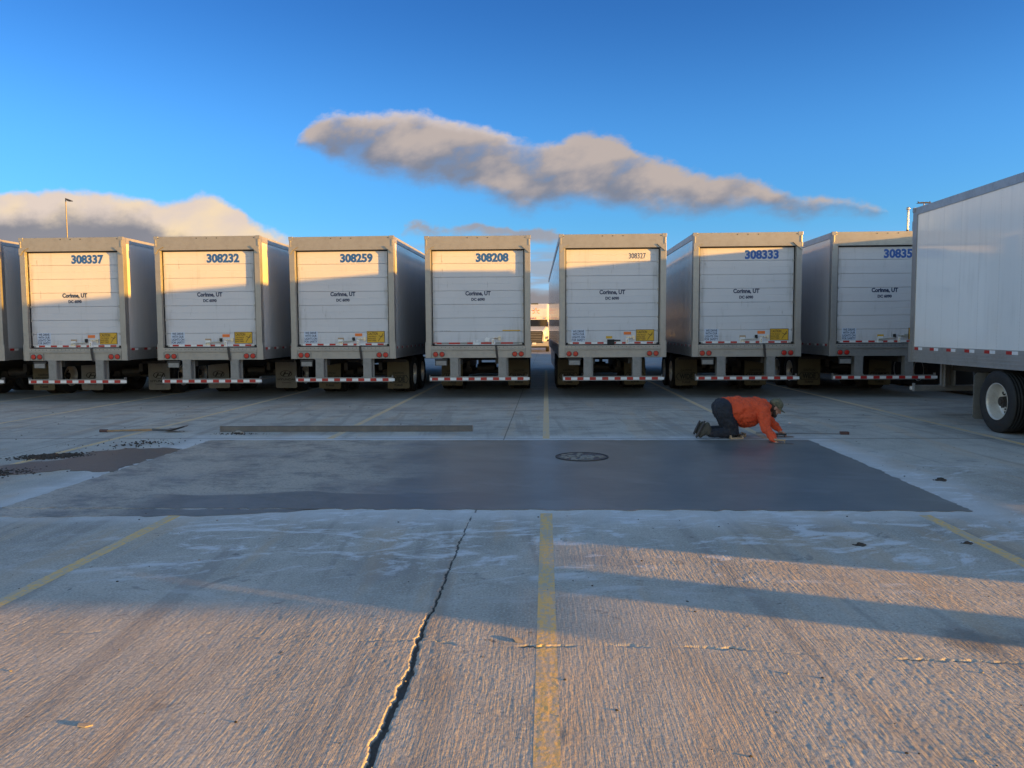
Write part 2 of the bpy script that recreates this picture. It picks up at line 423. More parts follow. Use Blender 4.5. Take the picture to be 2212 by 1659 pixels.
def text_mesh(s, w, h, mat, align='c', bold=.0):
    """lettering in the XZ plane facing -Y, fitted to width w and height h, lower edge at z=0"""
    def mk():
        cu = bpy.data.curves.new('lettering', 'FONT'); cu.body = s; cu.extrude = .004; cu.offset = bold; cu.resolution_u = 3
        ob = bpy.data.objects.new('lettering', cu); me = bpy.data.meshes.new_from_object(ob)
        bpy.data.objects.remove(ob); bpy.data.curves.remove(cu)
        co = np.empty(len(me.vertices)*3); me.vertices.foreach_get('co', co); co = co.reshape(-1, 3)
        lo, hi = co.min(0), co.max(0)
        r = np.empty_like(co)
        r[:, 0] = (co[:, 0]-lo[0])/(hi[0]-lo[0])*w-(w/2 if align == 'c' else 0)
        r[:, 2] = (co[:, 1]-lo[1])/(hi[1]-lo[1])*h
        r[:, 1] = -(co[:, 2]-lo[2])*.15
        me.vertices.foreach_set('co', r.ravel()); me.materials.clear(); me.materials.append(M[mat]); me.update()
        return me
    return cached(('text', s, w, h, mat, align), mk)

# ---------------------------------------------------------------- ground sheet with real relief near the camera
TAB = rng.rand(512, 512)
def vn(a, b_):
    a = np.asarray(a, float); b_ = np.asarray(b_, float); a, b_ = np.broadcast_arrays(a, b_)
    ia = np.floor(a).astype(int); ib = np.floor(b_).astype(int); fa = a-ia; fb = b_-ib
    fa = fa*fa*(3-2*fa); fb = fb*fb*(3-2*fb)
    g = lambda i, j_: TAB[i & 511, j_ & 511]
    return ((g(ia, ib)*(1-fa)+g(ia+1, ib)*fa)*(1-fb)+(g(ia, ib+1)*(1-fa)+g(ia+1, ib+1)*fa)*fb)*2-1
CRX = np.array([2.0, 2.86, 3.1, 3.45, 3.85, 4.2, 4.6, 5.1, 6.0, 7.3]); CRV = np.array([-.71,-.70,-.695,-.675,-.69,-.705,-.685,-.695,-.685,-.68])
TCX = np.array([-2.9,-2.2,-1.2,-.7,-.3,.35,1.0,1.35,1.9,2.5,3.2]); TCY = np.array([4.08,4.15,4.02,4.06,3.98,4.02,3.99,3.93,3.88,3.86,3.95])
def height(X, Y):
    n_a = vn(X/.0118+.3*vn(Y/.8, 3.3), Y/.34); n_b = vn(X/.04+9, Y/.9); n_c = vn(X/.0105+40, Y/.019+7); n_d = vn(X/.022+80, Y/.035+19)
    patch = np.clip(.78+.55*vn(X/.55+5, Y/1.1)+.25*vn(X/.15, Y/.4), .2, 1.1)
    h = (.00042*n_a+.0002*n_b+.00085*n_c+.00018*n_d)*patch
    jag = .009*vn(3.1, Y/.13)+.004*vn(8.7, Y/.03)+.007*np.sign(vn(6.6, Y/.05))*np.abs(vn(2.6, Y/.021))
    xc = np.interp(Y, CRX, CRV)+jag
    w = np.interp(Y, [2.5, 3.6, 4.2, 4.5, 5.2, 7], [.020, .018, .014, .010, .008, .0075])*(1+.55*vn(5.5, Y/.06))
    d = (X-xc)
    gro = np.clip(1-np.abs(d)/w*1.0, 0, 1); gro = np.clip(gro*6, 0, 1)
    lip = np.exp(-((d+w*1.25)/(w*.7+.004))**2)*.0005*np.interp(Y, [2.5,4.6,5], [1,.8,.1])*(1+.5*vn(X/.02, Y/.03))
    h = h+lip-gro*np.interp(Y, [2.5,4.5,6], [.024,.016,.008])
    yc = np.interp(X, TCX, TCY)+.012*vn(X/.06, 2.2)+.01*vn(X/.025, 6.2)
    on = np.clip(vn(X/.22+3, 9.9)*2.0+1.3, .1, 1)*((X > -3)&(X < 3.3))*np.where(X < -.6, .22, 1)
    w2 = (.011+.010*np.clip(vn(X/.11, 4.4), 0, 1))
    g2 = np.clip((1-np.abs(Y-yc)/w2)*2.5, 0, 1)*on
    l2 = np.exp(-((Y-yc-.016)/.008)**2)*.0007*on*np.clip(vn(X/.05, Y/.05)+.5, 0, 1.3)
    h = h-g2*.010+l2
    # a branching crack to the upper left of the main joint
    fx = np.clip((X+5.0)/.35, 0, 1)*np.clip((5.2-X)/.35, 0, 1)*np.clip((7.02-Y)/.25, 0, 1)*np.clip((Y-2.5)/.2, 0, 1)
    return h*fx, np.clip(gro*1.3, 0, 1)*fx+np.clip(g2*1.1, 0, 1)*fx*np.clip(vn(X/.09, 7.7)*1.5+.7, .15, 1)*np.where(X < -.6, .4, 1)
def axis(dense, *outer): return np.unique(np.round(np.concatenate([dense, *outer]), 5))
XS = axis(np.arange(-5, -3.2, .0125), np.arange(-3.2, 3.6, .0078), np.arange(3.6, 5.201, .0125), -np.array([5.2,5.6,6,7,8,10,13,17,25,40,80,200,600,3000]), np.array([5.4,5.8,6.5,8,10,13,17,25,40,80,200,600,3000]))
YS = axis(np.arange(2.5, 4.9, .0085), np.arange(4.9, 7.05, .014), np.arange(7.1, 24, .5), np.array([-3000,-400,-60,-10,-2,0,1,1.8,2.2,26,32,40,50,64,80,120,200,500,1200,3000]))
def grid_mesh(name, xs, ys, mat, dz=0.):
    X, Y = np.meshgrid(xs, ys); Z, GR = height(X, Y); Z = Z+dz
    co = np.stack([X, Y, Z], -1).reshape(-1, 3); nx, ny = len(xs), len(ys)
    i = (np.arange(ny-1)[:, None]*nx+np.arange(nx-1)[None]).ravel()
    q = np.stack([i, i+1, i+nx+1, i+nx], -1).ravel().astype(np.int32)
    me = bpy.data.meshes.new(name); me.vertices.add(len(co)); me.vertices.foreach_set('co', co.ravel())
    nf = len(i); me.loops.add(nf*4); me.loops.foreach_set('vertex_index', q)
    me.polygons.add(nf); me.polygons.foreach_set('loop_start', np.arange(0, nf*4, 4, dtype=np.int32))
    me.materials.append(M[mat]); me.update(calc_edges=True)
    at_ = me.attributes.new('crack', 'FLOAT', 'POINT'); at_.data.foreach_set('value', np.clip(GR, 0, 1).ravel().astype(np.float32))
    me.polygons.foreach_set('use_smooth', np.ones(nf, bool)); return me
tag(put('ground', grid_mesh('ground', XS, YS, 'concrete')), kind='structure')
LINES = [-13.6, -10.3, -6.88, -3.42, 0.0, 3.40, 6.88]
for lx in LINES:
    hw = .056
    xs = XS[(XS > lx-hw-.004) & (XS < lx+hw+.004)] if abs(lx) < 5 else np.array([lx-hw, lx+hw])
    def seg(y0, y1):
        ys = YS[(YS >= y0) & (YS <= y1)]; ys = axis(ys, np.array([y0, y1])[np.array([len(ys) == 0 or ys.min() > y0+.005, len(ys) == 0 or ys.max() < y1-.005])])
        tag(put('parking_line', grid_mesh('parking_line', xs, ys, 'yellow_paint', .0006 if abs(lx) < 5 else .002)), kind='structure')
    if -5.2 < lx < 3.9:
        seg(2.5, 6.99); seg(11.9, 33)
    else: seg(9. if lx < 0 else 6.5, 33)

def sheet(name, pts, mat, z0, z1, jag=.02, step=.08, kind='structure'):
    out_ = []
    for i in range(len(pts)):
        a_, b_ = np.array(pts[i]), np.array(pts[(i+1) % len(pts)]); L = np.linalg.norm(b_-a_); k = max(1, int(L/step))
        nrm = np.array([b_[1]-a_[1], a_[0]-b_[0]])/max(L, 1e-6)
        for t in range(k):
            p = a_+(b_-a_)*t/k; out_.append(tuple(p+nrm*jag*(vn(p[0]*9+i, p[1]*9)+.6*vn(p[0]*31, p[1]*31+i))))
    mb = MB(); mb.prism(out_, 'z', z0, z1)
    return tag(build(mb, name, mat), kind=kind)
sheet('fresh_concrete', [(-5.26,7.10),(3.91,7.13),(3.97,11.76),(-5.24,11.72)], 'new_concrete', -.03, .006, .026, .05)
sheet('slurry_puddle', [(-5.9,9.1),(-5.25,9.0),(-5.28,10.9),(-6.1,10.85),(-6.5,10.5),(-6.3,10.1),(-6.8,9.6),(-7.2,9.2),(-7.5,8.7),(-7.0,8.6),(-6.4,8.8)], 'wet_slurry', .002, .0055, .08)
sheet('damp_strip', [(-5.2,6.74),(-3.1,6.82),(-2.1,7.10),(-5.24,7.09)], 'new_concrete', .0015, .0035, .03)

# clods, crumbs and grit
def rock(mb, c0, r, m=0):
    seg, rings = 7, 4; o = Vector((random.random()*50, random.random()*50, 0)); vs = []; fs = []
    for k in range(rings+1):
        ph = math.pi*k/rings
        for i in range(seg):
            t = 2*math.pi*i/seg; rr = r*(.65+.6*random.random())
            vs.append((c0[0]+math.sin(ph)*math.cos(t)*rr, c0[1]+math.sin(ph)*math.sin(t)*rr*.9, c0[2]+math.cos(ph)*rr*.6))
    for k in range(rings):
        for i in range(seg):
            j_ = (i+1) % seg; fs.append((k*seg+i, (k+1)*seg+i, (k+1)*seg+j_, k*seg+j_))
    mb.poly(vs, fs, m)
def pile(n_, cx, cy, sx, sy, r, ang=0):
    mb = MB()
    for _ in range(n_):
        a_, b_ = random.gauss(0, 1)*sx, random.gauss(0, 1)*sy
        x_ = cx+a_*math.cos(ang)-b_*math.sin(ang); y_ = cy+a_*math.sin(ang)+b_*math.cos(ang)
        k = math.exp(-(a_/sx)**2/2-(b_/sy)**2/2)
        rr = r*(.3+random.random()*.9)*(.5+.6*k); rock(mb, (x_, y_, rr*.25+.02*k*random.random()), rr)
    return mb
tag(build(pile(800, -7.0, 8.75, .40, .16, .026, .35), 'mud_crumbs', 'mud'), kind='stuff')
tag(build(pile(600, -6.75, 10.15, .22, .12, .028, .3), 'mud_crumbs', 'mud'), kind='stuff')
tag(build(pile(130, -6.2, 11.3, .4, .3, .016, .2), 'mud_crumbs', 'mud'), kind='stuff')
tag(build(pile(70, -5.1, 12.45, .22, .05, .018), 'mud_crumbs', 'mud'), kind='stuff')
g = MB()
for _ in range(800):
    y_ = random.uniform(2.6, 19); x_ = random.uniform(-.72*y_-.3, .68*y_)
    if 7.0 < y_ < 11.8 and -5.3 < x_ < 4: continue
    rock(g, (x_, y_, .001), random.choice((.0015, .002, .0025, .003, .004, .007))*(1+.07*y_), 0 if random.random() < .45 else 1)
tag(build(g, 'grit', ('stone', 'mud')), kind='stuff')
def clod(px, py, r, label):
    mb = MB(); r *= .55; rock(mb, (0, 0, r*.1), r); rock(mb, (r*1.1, r*.2, 0), r*.6); rock(mb, (-r*.9, -r*.1, 0), r*.6); rock(mb, (-r*1.5, r*.4, 0), r*.35); rock(mb, (r*.3, -r*.9, 0), r*.5)
    tag(build(mb, 'dirt_clod', 'mud', None, (px, py, 0)), label, 'dirt clod', 'dirt clods dropped on the concrete')
clod(2.43, 5.98, .055, 'dark dirt clod on pale concrete left of the right yellow line')
clod(3.28, 6.05, .05, 'dark dirt clod lying on the right yellow line')
clod(4.35, 8.6, .08, 'largest dark dirt clod, beyond the right edge of the new concrete')
clod(2.12, 3.16, .028, 'small dark clod in the sunlit concrete at lower right')
# a flat stone chip catching the sun and fallen leaves
for (x_, y_, r_, lb) in ((-.16, 4.06, .035, 'flat concrete chip beside the cross crack left of the centre line'), (-1.98, 3.10, .032, 'flat pale chip on sunlit concrete at lower left')):
    mb = MB(); mb.prism([(-r_,-.4*r_),(-.2*r_,-.7*r_),(r_,-.1*r_),(.6*r_,.6*r_),(-.5*r_,.5*r_)], 'z', 0, .004)
    o = build(mb, 'concrete_chip', 'stone', None, (x_, y_, .003), (.08, -.1, random.random()*3)); tag(o, lb, 'concrete chip', 'loose concrete chips')

# manhole cover set in the pour
mh = thing('manhole_cover', 'round cast iron manhole cover set flush in the fresh dark concrete', 'manhole cover', (.47, 10.14, .007))
mbc = MB(); mbc.prism([(.325*math.cos(t*math.pi/24), .325*math.sin(t*math.pi/24)) for t in range(48)], 'z', -.01, .004); mb = MB()
for i in range(48):
    t0, t1 = i*math.pi/24, (i+1)*math.pi/24
    mb.poly([(r*math.cos(t), r*math.sin(t), z_) for t in (t0, t1) for (r, z_) in ((.328,.001),(.328,.009),(.352,.009),(.352,-.002))], [(0,1,5,4),(1,2,6,5),(2,3,7,6)])
build(mb, 'ring', 'dark_steel', mh)
mb = mbc
for _ in range(95):
    a_, r = random.random()*6.28, .30*math.sqrt(random.random())
    x_, y_ = r*math.cos(a_), r*math.sin(a_)
    if x_ > .02 and y_ > .05 and random.random() < .8: continue
    w_, h_ = random.uniform(.01, .04), random.uniform(.008, .03)
    ang = [(.9+.3*random.random())*1 for _ in range(6)]
    mb.prism([(x_+w_*ang[q]*math.cos(q*1.047), y_+h_*ang[q]*math.sin(q*1.047)) for q in range(6)], 'z', .002, .0075+random.random()*.003, 1)
build(mb, 'cover_plate', ('iron', 'stone'), mh)

# ---------------------------------------------------------------- trailers
HT = 4.02; LEN = 16.15
def tyre_mesh():
    mb = MB(); R = .50; w = .135
    prof = [(-w*.82,.29),(-w*.95,.33),(-w*1.02,.40),(-w*.98,.46),(-w*.86,.49)]
    gx = [-.075,-.03,.03,.075]; x_ = -w*.8
    prof.append((x_, R))
    for q in gx: prof += [(q-.007, R),(q-.006, R-.014),(q+.006, R-.014),(q+.007, R)]
    prof += [(w*.8, R),(w*.86,.49),(w*.98,.46),(w*1.02,.40),(w*.95,.33),(w*.82,.29)]
    mb.lathe_x(prof, 56); return mb.mesh('tyre', ('rubber',))
def rim_mesh(deep=-1, inner=0):
    mb = MB(); s = deep
    pr = [(-.115*s,.295),(-.125*s,.30),(-.12*s,.285),(-.09*s,.275),(-.02*s,.262),(.05*s,.25),(.065*s,.235),(.06*s,.15),(.045*s,.12),(.045*s,.095)]
    mb.lathe_x(pr, 44)
    back = [(.07*s,.255),(.10*s,.285),(.115*s,.295)]; mb.lathe_x(back, 44)
    for i in range(10):     # hand holes and studs
        t = i*2*math.pi/10; cy, cz = .125*math.cos(t), .125*math.sin(t)
        mb.tube((.048*s, cy, cz), (.018*s, cy, cz), .014, seg=6, m=1)
        t += .31; cy, cz = .195*math.cos(t), .195*math.sin(t)
        mb.tube((.066*s, cy, cz), (.0585*s, cy, cz), .022, seg=10, m=1)
    mb.tube((.05*s,0,0), (-.055*s,0,0), .088, .078, 20, 1); mb.tube((-.055*s,0,0), (-.075*s,0,0), .05, .045, 14, 1)
    return mb.mesh('rim', ('dark_steel' if inner else 'rim_white', 'hub_dark'))
def flap_parts(root, x, y, style):
    w = .305
    def mk():
        mb = MB(); pts = [(-w,.16),(-w+.04,.13),(w-.04,.13),(w,.16),(w,.86),(w-.05,.92),(-w+.05,.92),(-w,.86)]
        mb.prism(pts, 'y', -.006, .006)
        for q in (-.2,-.07,.07,.2): mb.tube((q,-.006,.86), (q,-.014,.86), .012, seg=8, m=1)
        return mb.mesh('mud_flap', ('flap_grey' if style == 'H' else 'flap_tan', 'black_gap'))
    f = put('mud_flap', cached(('flap', style), mk), root, (x, y, 0), (random.uniform(-.03,.05), random.uniform(-.03,.03), random.uniform(-.06,.06)))
    if style == 'H':
        def lg():
            mb = MB(); ns = 40
            vs = []
            for i in range(ns):
                t = i*2*math.pi/ns
                for k in (1., .86): vs.append((.17*k*math.cos(t), 0, .53+.093*k*math.sin(t)))
            mb.poly(vs, [(2*i, 2*((i+1) % ns), 2*((i+1) % ns)+1, 2*i+1) for i in range(ns)])
            for a_, b_, cc_, d in ((-.11,-.055,-.04,.0),(.04,.0,.11,.055)):
                mb.poly([(a_,0,.53-.06),(a_+.045,0,.53-.06),(cc_+.045,0,.53+.06),(cc_,0,.53+.06)], [(0,1,2,3)])
            mb.poly([(-.075,0,.515),(.06,0,.522),(.075,0,.548),(-.06,0,.54)], [(0,1,2,3)])
            return mb.mesh('emblem', ('flap_print',))
        put('emblem', cached('emb', lg), f, (0,-.008,0))
        put('lettering', text_mesh('HYUNDAI', .50, .062, 'flap_print', bold=.02), f, (0,-.008,.34))
        put('lettering', text_mesh('Translead', .26, .03, 'flap_print'), f, (0,-.008,.27))
    else:
        put('lettering', text_mesh('CAUTION', .30, .065, 'flap_print', bold=.02), f, (0,-.008,.52))
        def ar():
            mb = MB(); ns = []
            o_ = [(-.22,.28),(.22,.28),(.22,.26),(.29,.385),(.22,.51),(.22,.49),(-.22,.49),(-.29,.385)]
            i_ = [(-.205,.295),(.215,.295),(.215,.285),(.272,.385),(.215,.485),(.215,.475),(-.205,.475),(-.27,.385)]
            mb.poly([(a_,0,b_) for a_, b_ in o_]+[(a_,0,b_) for a_, b_ in i_], [(i, (i+1) % 8, (i+1) % 8+8, i+8) for i in range(8)])
            return mb.mesh('arrow', ('flap_print',))
        put('arrow', cached('arr', ar), f, (0,-.008,0))
        put('lettering', text_mesh('WIDE', .36, .15, 'flap_print', bold=.04), f, (0,-.008,.31))
        put('lettering', text_mesh('TURNS', .24, .06, 'flap_print', bold=.03), f, (0,-.008,.19))
def body_mesh(side):
    mb = MB(); y0, y1 = .16, LEN; w = 1.285
    mb.box(-w, w, y0, y1, 1.16, HT-.03, 0)
    return mb.mesh('cargo_body', (side,))
def rails_mesh():
    mb = MB(); w = 1.3
    for s in (-1, 1):
        a_, b_ = sorted((s*w, s*(w-.03))); mb.box(a_, b_, .15, LEN+.01, HT-.14, HT+.0)
        a_, b_ = sorted((s*(w-.004), s*(w-.06))); mb.box(a_, b_, .15, LEN+.01, 1.04, 1.33)
        for z_ in (1.10, 1.16, 1.22):
            a_, b_ = sorted((s*w+s*.006, s*(w-.02))); mb.box(a_, b_, .15, LEN+.01, z_, z_+.018)
        a_, b_ = sorted((s*w+s*.008, s*(w-.02))); mb.box(a_, b_, .15, LEN+.012, 1.03, 1.05)
    mb.box(-w+.03, w-.03, .1, LEN, HT-.025, HT-.01)
    return mb.mesh('side_rails', ('aluminium',))
def strip(mb, xs, fn, mats):      # one connected banded strip
    for i in range(len(xs)-1): fn(xs[i], xs[i+1], mats[i])
def banded(xs, mats, plane, a0, a1, z0, z1, names):
    vs = []; fs = []; ms = []
    for t in xs:
        for (u_, z_) in ((a0, z0), (a1, z0), (a1, z1), (a0, z1)): vs.append((u_, t, z_) if plane == 'x' else (t, u_, z_))
    for i in range(len(xs)-1):
        for k in range(4): fs.append((i*4+k, i*4+(k+1) % 4, (i+1)*4+(k+1) % 4, (i+1)*4+k)); ms.append(mats[i])
    n_ = (len(xs)-1)*4; fs += [(3,2,1,0), (n_, n_+1, n_+2, n_+3)]; ms += [mats[0], mats[-1]]
    mb = MB(); mb.v = vs; mb.f = [list(f) for f in fs]; mb.m = ms; mb.sm = [False]*len(fs)
    return mb.mesh('tape', names)
def side_tape_mesh(s, L):
    xs = [.2]; ms = []; y = .22
    while y < L-.5: xs += [y, y+.155, y+.31]; ms += [2, 0, 1]; y += .60
    a_, b_ = sorted((s*1.2965, s*1.3035)); return banded(xs, ms, 'x', a_, b_, 1.262, 1.315, ('tape_red', 'tape_white', 'aluminium'))
def frame_mesh():
    mb = MB(); w = 1.3
    mb.box(-w, w, 0, .17, 3.69, HT, 0)                        # header
    for s in (-1, 1):
        a_, b_ = sorted((s*w, s*1.165)); mb.box(a_, b_, 0, .17, 1.02, 3.69, 0)          # posts
        a_, b_ = sorted((s*1.165, s*1.15)); mb.box(a_, b_, .03, .16, 1.33, 3.69, 0)     # jamb lining
        a_, b_ = sorted((s*1.318, s*1.30)); mb.box(a_, b_, -.004, .10, 1.02, 1.42, 0)    # lower corner guard
        a_, b_ = sorted((s*1.312, s*1.20)); mb.box(a_, b_, -.006, .08, HT-.075, HT+.008, 0)    # top corner casting
        x0 = s*1.30; pts = [(x0, 3.60),(x0-s*.035, 3.60),(x0-s*.235, 3.775),(x0, 3.775)] if s > 0 else [(x0,3.60),(x0+.035,3.60),(x0+.10,3.70),(x0+.235,3.775),(x0,3.775)]
        mb.prism(pts, 'y', -.028, -.001, 0)
        a_, b_ = sorted((s*1.285, s*1.25)); mb.box(a_, b_, -.012, -.001, 3.78, HT-.08, 0)
    mb.box(-1.165, 1.165, -.01, .17, 1.205, 1.318, 0)         # sill
    mb.box(-1.165, 1.165, .012, .17, 1.02, 1.205, 0)          # lamp panel
    mb.box(-1.165, 1.165, -.018, .0, 1.232, 1.246, 0)
    for i in range(24): mb.tube((-1.1+i*.0957, -.011, 1.283), (-1.1+i*.0957, -.016, 1.283), .009, seg=6, m=1)
    for q in (-1.2, -.25, 0, .25, 1.17): mb.box(q-.013, q+.013, -.008, 0, HT-.055, HT-.035, 1)
    return mb.mesh('rear_frame', ('frame_metal', 'black_gap'))
SLATS = 7; DZ0, DZ1 = 1.335, 3.69
def door_mesh():
    mb = MB(); hgt = (DZ1-DZ0)/SLATS
    for i in range(SLATS):
        z0 = DZ0+i*hgt; z1 = z0+hgt; y = .085
        prof = [(y+.02, z0),(y+.002, z0+.006),(y, z0+.012),(y, z0+hgt*.47),(y+.003, z0+hgt*.5),(y, z0+hgt*.53),(y, z1-.010),(y+.002, z1-.004),(y+.02, z1)]
        pts = prof+[(y+.05, z1),(y+.05, z0)]
        mb.prism(pts, 'x', -1.135, 1.135, 0)
    mb.box(-1.15, 1.15, .14, .155, DZ0-.02, DZ1, 1)
    mb.box(-1.149, 1.149, .06, .084, DZ1-.028, DZ1-.002, 1)
    for s in (-1, 1): mb.box(*sorted((s*1.149, s*1.128)), .065, .084, DZ0, DZ1-.03, 1)
    for i in range(1, SLATS):
        for s in (-1, 1): mb.box(s*1.12-.022, s*1.12+.022, .066, .086, DZ0+i*hgt-.028, DZ0+i*hgt+.028, 2)
    for s in (-1, 1): mb.tube((s*1.09, .06, DZ0+.03), (s*1.15, .06, DZ0+.03), .022, seg=10, m=1)
    for s in (-1, 1): mb.box(s*1.07-.05, s*1.07+.03, .07, .086, DZ0+.02, DZ0+.05, 2)
    return mb.mesh('roll_up_door', ('door_paint', 'black_gap', 'aluminium'))
def door_tape_mesh(alt):
    if not alt:
        xs = [-1.12]; ms = []
        for k in range(7):
            x0 = -.97+k*.303; xs += [x0, x0+.155]; ms += [1, 0]
        xs.append(1.12); ms.append(1); return banded(xs, ms, 'y', .079, .0845, 1.352, 1.395, ('tape_red', 'tape_white', 'grey_steel'))
    xs = [-1.12,-.92,-.74,-.46,-.28,-.14,.06,.34,.42,.56,.86,1.12]; ms = [0,2,0,2,0,1,0,1,2,0,2]
    return banded(xs, ms, 'y', .079, .0845, 1.362, 1.405, ('tape_red', 'tape_white', 'grey_steel'))
def latch_mesh(style):
    mb = MB(); y = .05
    if style == 'dark': mb.box(-.12, .05, .045, .084, 1.335, 1.46, 1); mb.box(.05, .2, .05, .075, 1.42, 1.45, 1)
    elif style == 'white':
        mb.box(-.13, .02, .05, .084, 1.34, 1.40, 0); mb.tube((-.10,.05,1.42), (-.10,.084,1.42), .03, m=0); mb.tube((-.03,.05,1.43), (-.03,.084,1.43), .03, m=0)
        mb.box(.36, .58, .05, .084, 1.50, 1.53, 0); mb.prism([(.17,1.42),(.26,1.42),(.29,1.50),(.2,1.53),(.15,1.48)], 'y', .05, .084, 0)
    else:
        mb.box(-.14, -.02, .055, .084, 1.345, 1.50, 0); mb.tube((-.11,.05,1.40), (-.11,.084,1.40), .026, m=2); mb.tube((-.05,.05,1.40), (-.05,.084,1.40), .026, m=2)
        mb.tube((-.12,.045,1.435), (.25,.045,1.465), .013, m=2); mb.tube((.25,.045,1.465), (.27,.045,1.51), .018, m=1)
        mb.box(.22, .28, .05, .084, 1.47, 1.55, 1)
    mb.box(.33, .40, .045, .084, 1.34, 1.49, 0); mb.box(.35, .55, .05, .084, 1.50, 1.52, 2); mb.box(.50, .56, .05, .084, 1.46, 1.55, 2)
    mb.tube((.365,.04,1.37), (.365,.04,1.46), .012, m=2)
    return mb.mesh('latch', ('tape_white', 'black_gap', 'galv'))
def bumper_mesh():
    mb = MB(); w = 1.21
    mb.box(-w, w, .0, .09, .45, .555, 0); mb.box(-w-.012, -w, -.004, .10, .44, .60, 0); mb.box(w, w+.012, -.004, .10, .44, .60, 0)
    mb.box(-w, w, -.008, 0, .545, .559, 0); mb.box(-w, w, -.008, 0, .446, .456, 0)
    return mb.mesh('bumper_guard', ('grey_steel',))
def bumper_tape_mesh():
    xs = [-1.207, -1.16]; ms = [1]; q = 0; x = -1.16
    while x < 1.14: x += .152; xs.append(x); ms.append(q); q = 1-q
    return banded(xs, ms, 'y', -.012, -.001, .466, .532, ('tape_red', 'tape_white'))
def support_mesh():
    mb = MB(); mb.box(-.115, .075, .01, .03, .555, 1.03); mb.box(-.115, -.10, .03, .22, .555, 1.03); mb.box(.075, .09, .02, .22, .54, 1.03)
    mb.box(.09, .13, .15, .165, .555, 1.03); mb.box(-.13, .1, .0, .01, 1.0, 1.02); mb.box(-.13, .1, .0, .009, .56, .58)
    return mb.mesh('bumper_support', ('grey_steel',))
def light_mesh():
    mb = MB(); mb.tube((0,.012,0), (0,-.012,0), .056, seg=24, m=0); mb.tube((0,-.012,0), (0,-.02,0), .05, .042, 24, 0)
    for i in range(24):
        t0, t1 = i*math.pi/12, (i+1)*math.pi/12
        mb.poly([(r*math.cos(t), y_, r*math.sin(t)) for t in (t0, t1) for (r, y_) in ((.058,.0),(.058,-.01),(.068,-.01),(.068,.0))], [(0,1,5,4),(1,2,6,5),(2,3,7,6)], 1)
    return mb.mesh('tail_light', ('lens_red', 'dark_steel'))
def lightbox_mesh():
    mb = MB(); mb.box(-.165, .165, -.003, .012, -.083, .083, 0)
    for a_ in (-.167, -.004, .159): mb.box(a_, a_+.009, -.012, -.003, -.083, .083, 0)
    return mb.mesh('lamp_housing', ('frame_metal',))
def under_mesh():
    mb = MB()
    for s in (-.48, .48): mb.box(s-.07, s+.07, .2, LEN-.5, .86, 1.0)
    y = .4
    while y < LEN-.3: mb.box(-1.24, 1.24, y, y+.06, 1.02, 1.15); y += .42
    mb.box(-1.25, 1.25, .17, LEN-.02, 1.13, 1.158)
    return mb.mesh('underframe', ('dark_steel',))
def bogie_mesh():
    mb = MB()
    for s in (-.48, .48): mb.box(s-.05, s+.05, -.8, 1.9, .64, .858)
    for y in (0, 1.24):
        mb.tube((-1.0, y, .5), (1.0, y, .5), .065); mb.box(-.6, -.42, y-.25, y+.25, .5, .64); mb.box(.42, .6, y-.25, y+.25, .5, .64)
        for s in (-.62, .62): mb.tube((s-.08, y+.12, .55), (s+.08, y+.12, .55), .20, seg=20)
        mb.tube((-.25, y-.35, .62), (.25, y-.35, .62), .11, seg=16)
    mb.box(-1.2, 1.2, -.85, -.80, .86, .93)
    return mb.mesh('axle_frame', ('dark_steel',))
def landing_mesh():
    mb = MB()
    for s in (-.85, .85): mb.box(s-.07, s+.07, -.07, .07, .25, 1.1); mb.box(s-.05, s+.05, -.05, .05, .08, .25); mb.box(s-.16, s+.16, -.15, .15, .02, .08)
    mb.box(-.8, .8, -.03, .03, .55, .62); mb.tube((-.82,.0,.6), (-.3,.5,1.1), .025); mb.tube((.82,.0,.6), (.3,.5,1.1), .025)
    return mb.mesh('landing_gear', ('grey_steel',))
def skirt_mesh(s, y0, y1, zb=.42):
    mb = MB()
    a_, b_ = sorted((s*1.26, s*1.235)); mb.prism([(y0,.98),(y0+.05,zb),(y1-.05,zb),(y1,.98)], 'x', a_, b_)
    return mb.mesh('side_skirt', ('tape_white' if zb > .3 else 'black_gap',))  # low black skirts are added under unseen trailers to stop the sun
def strap_mesh():
    mb = MB(); pts = [(.02,1.33),(-.024,1.31),(-.03,1.2),(-.016,1.03),(-.01,1.0)]
    for i in range(4):
        (ya, za), (yb, zb) = pts[i], pts[i+1]; dx_ = (.0,.004,.012,.03,.035); 
        vs = []
        for (yq, zq, o_) in ((ya, za, dx_[i]), (yb, zb, dx_[i+1])):
            vs += [(-.026+o_, yq, zq), (.026+o_, yq, zq), (.026+o_, yq-.005, zq), (-.026+o_, yq-.005, zq)]
        mb.poly(vs, [(0,1,5,4),(1,2,6,5),(2,3,7,6),(3,0,4,7),(0,3,2,1),(4,5,6,7)])
    return mb.mesh('pull_strap', ('strap_web',))
def plate_mesh():
    mb = MB(); mb.box(-.15, .15, -.01, .02, -.07, .06, 0); mb.box(-.13, .13, -.014, -.01, -.06, .045, 1); mb.box(-.16,.16,.0,.02,.06,.10,0)
    return mb.mesh('licence_plate', ('dark_steel', 'grey_steel'))
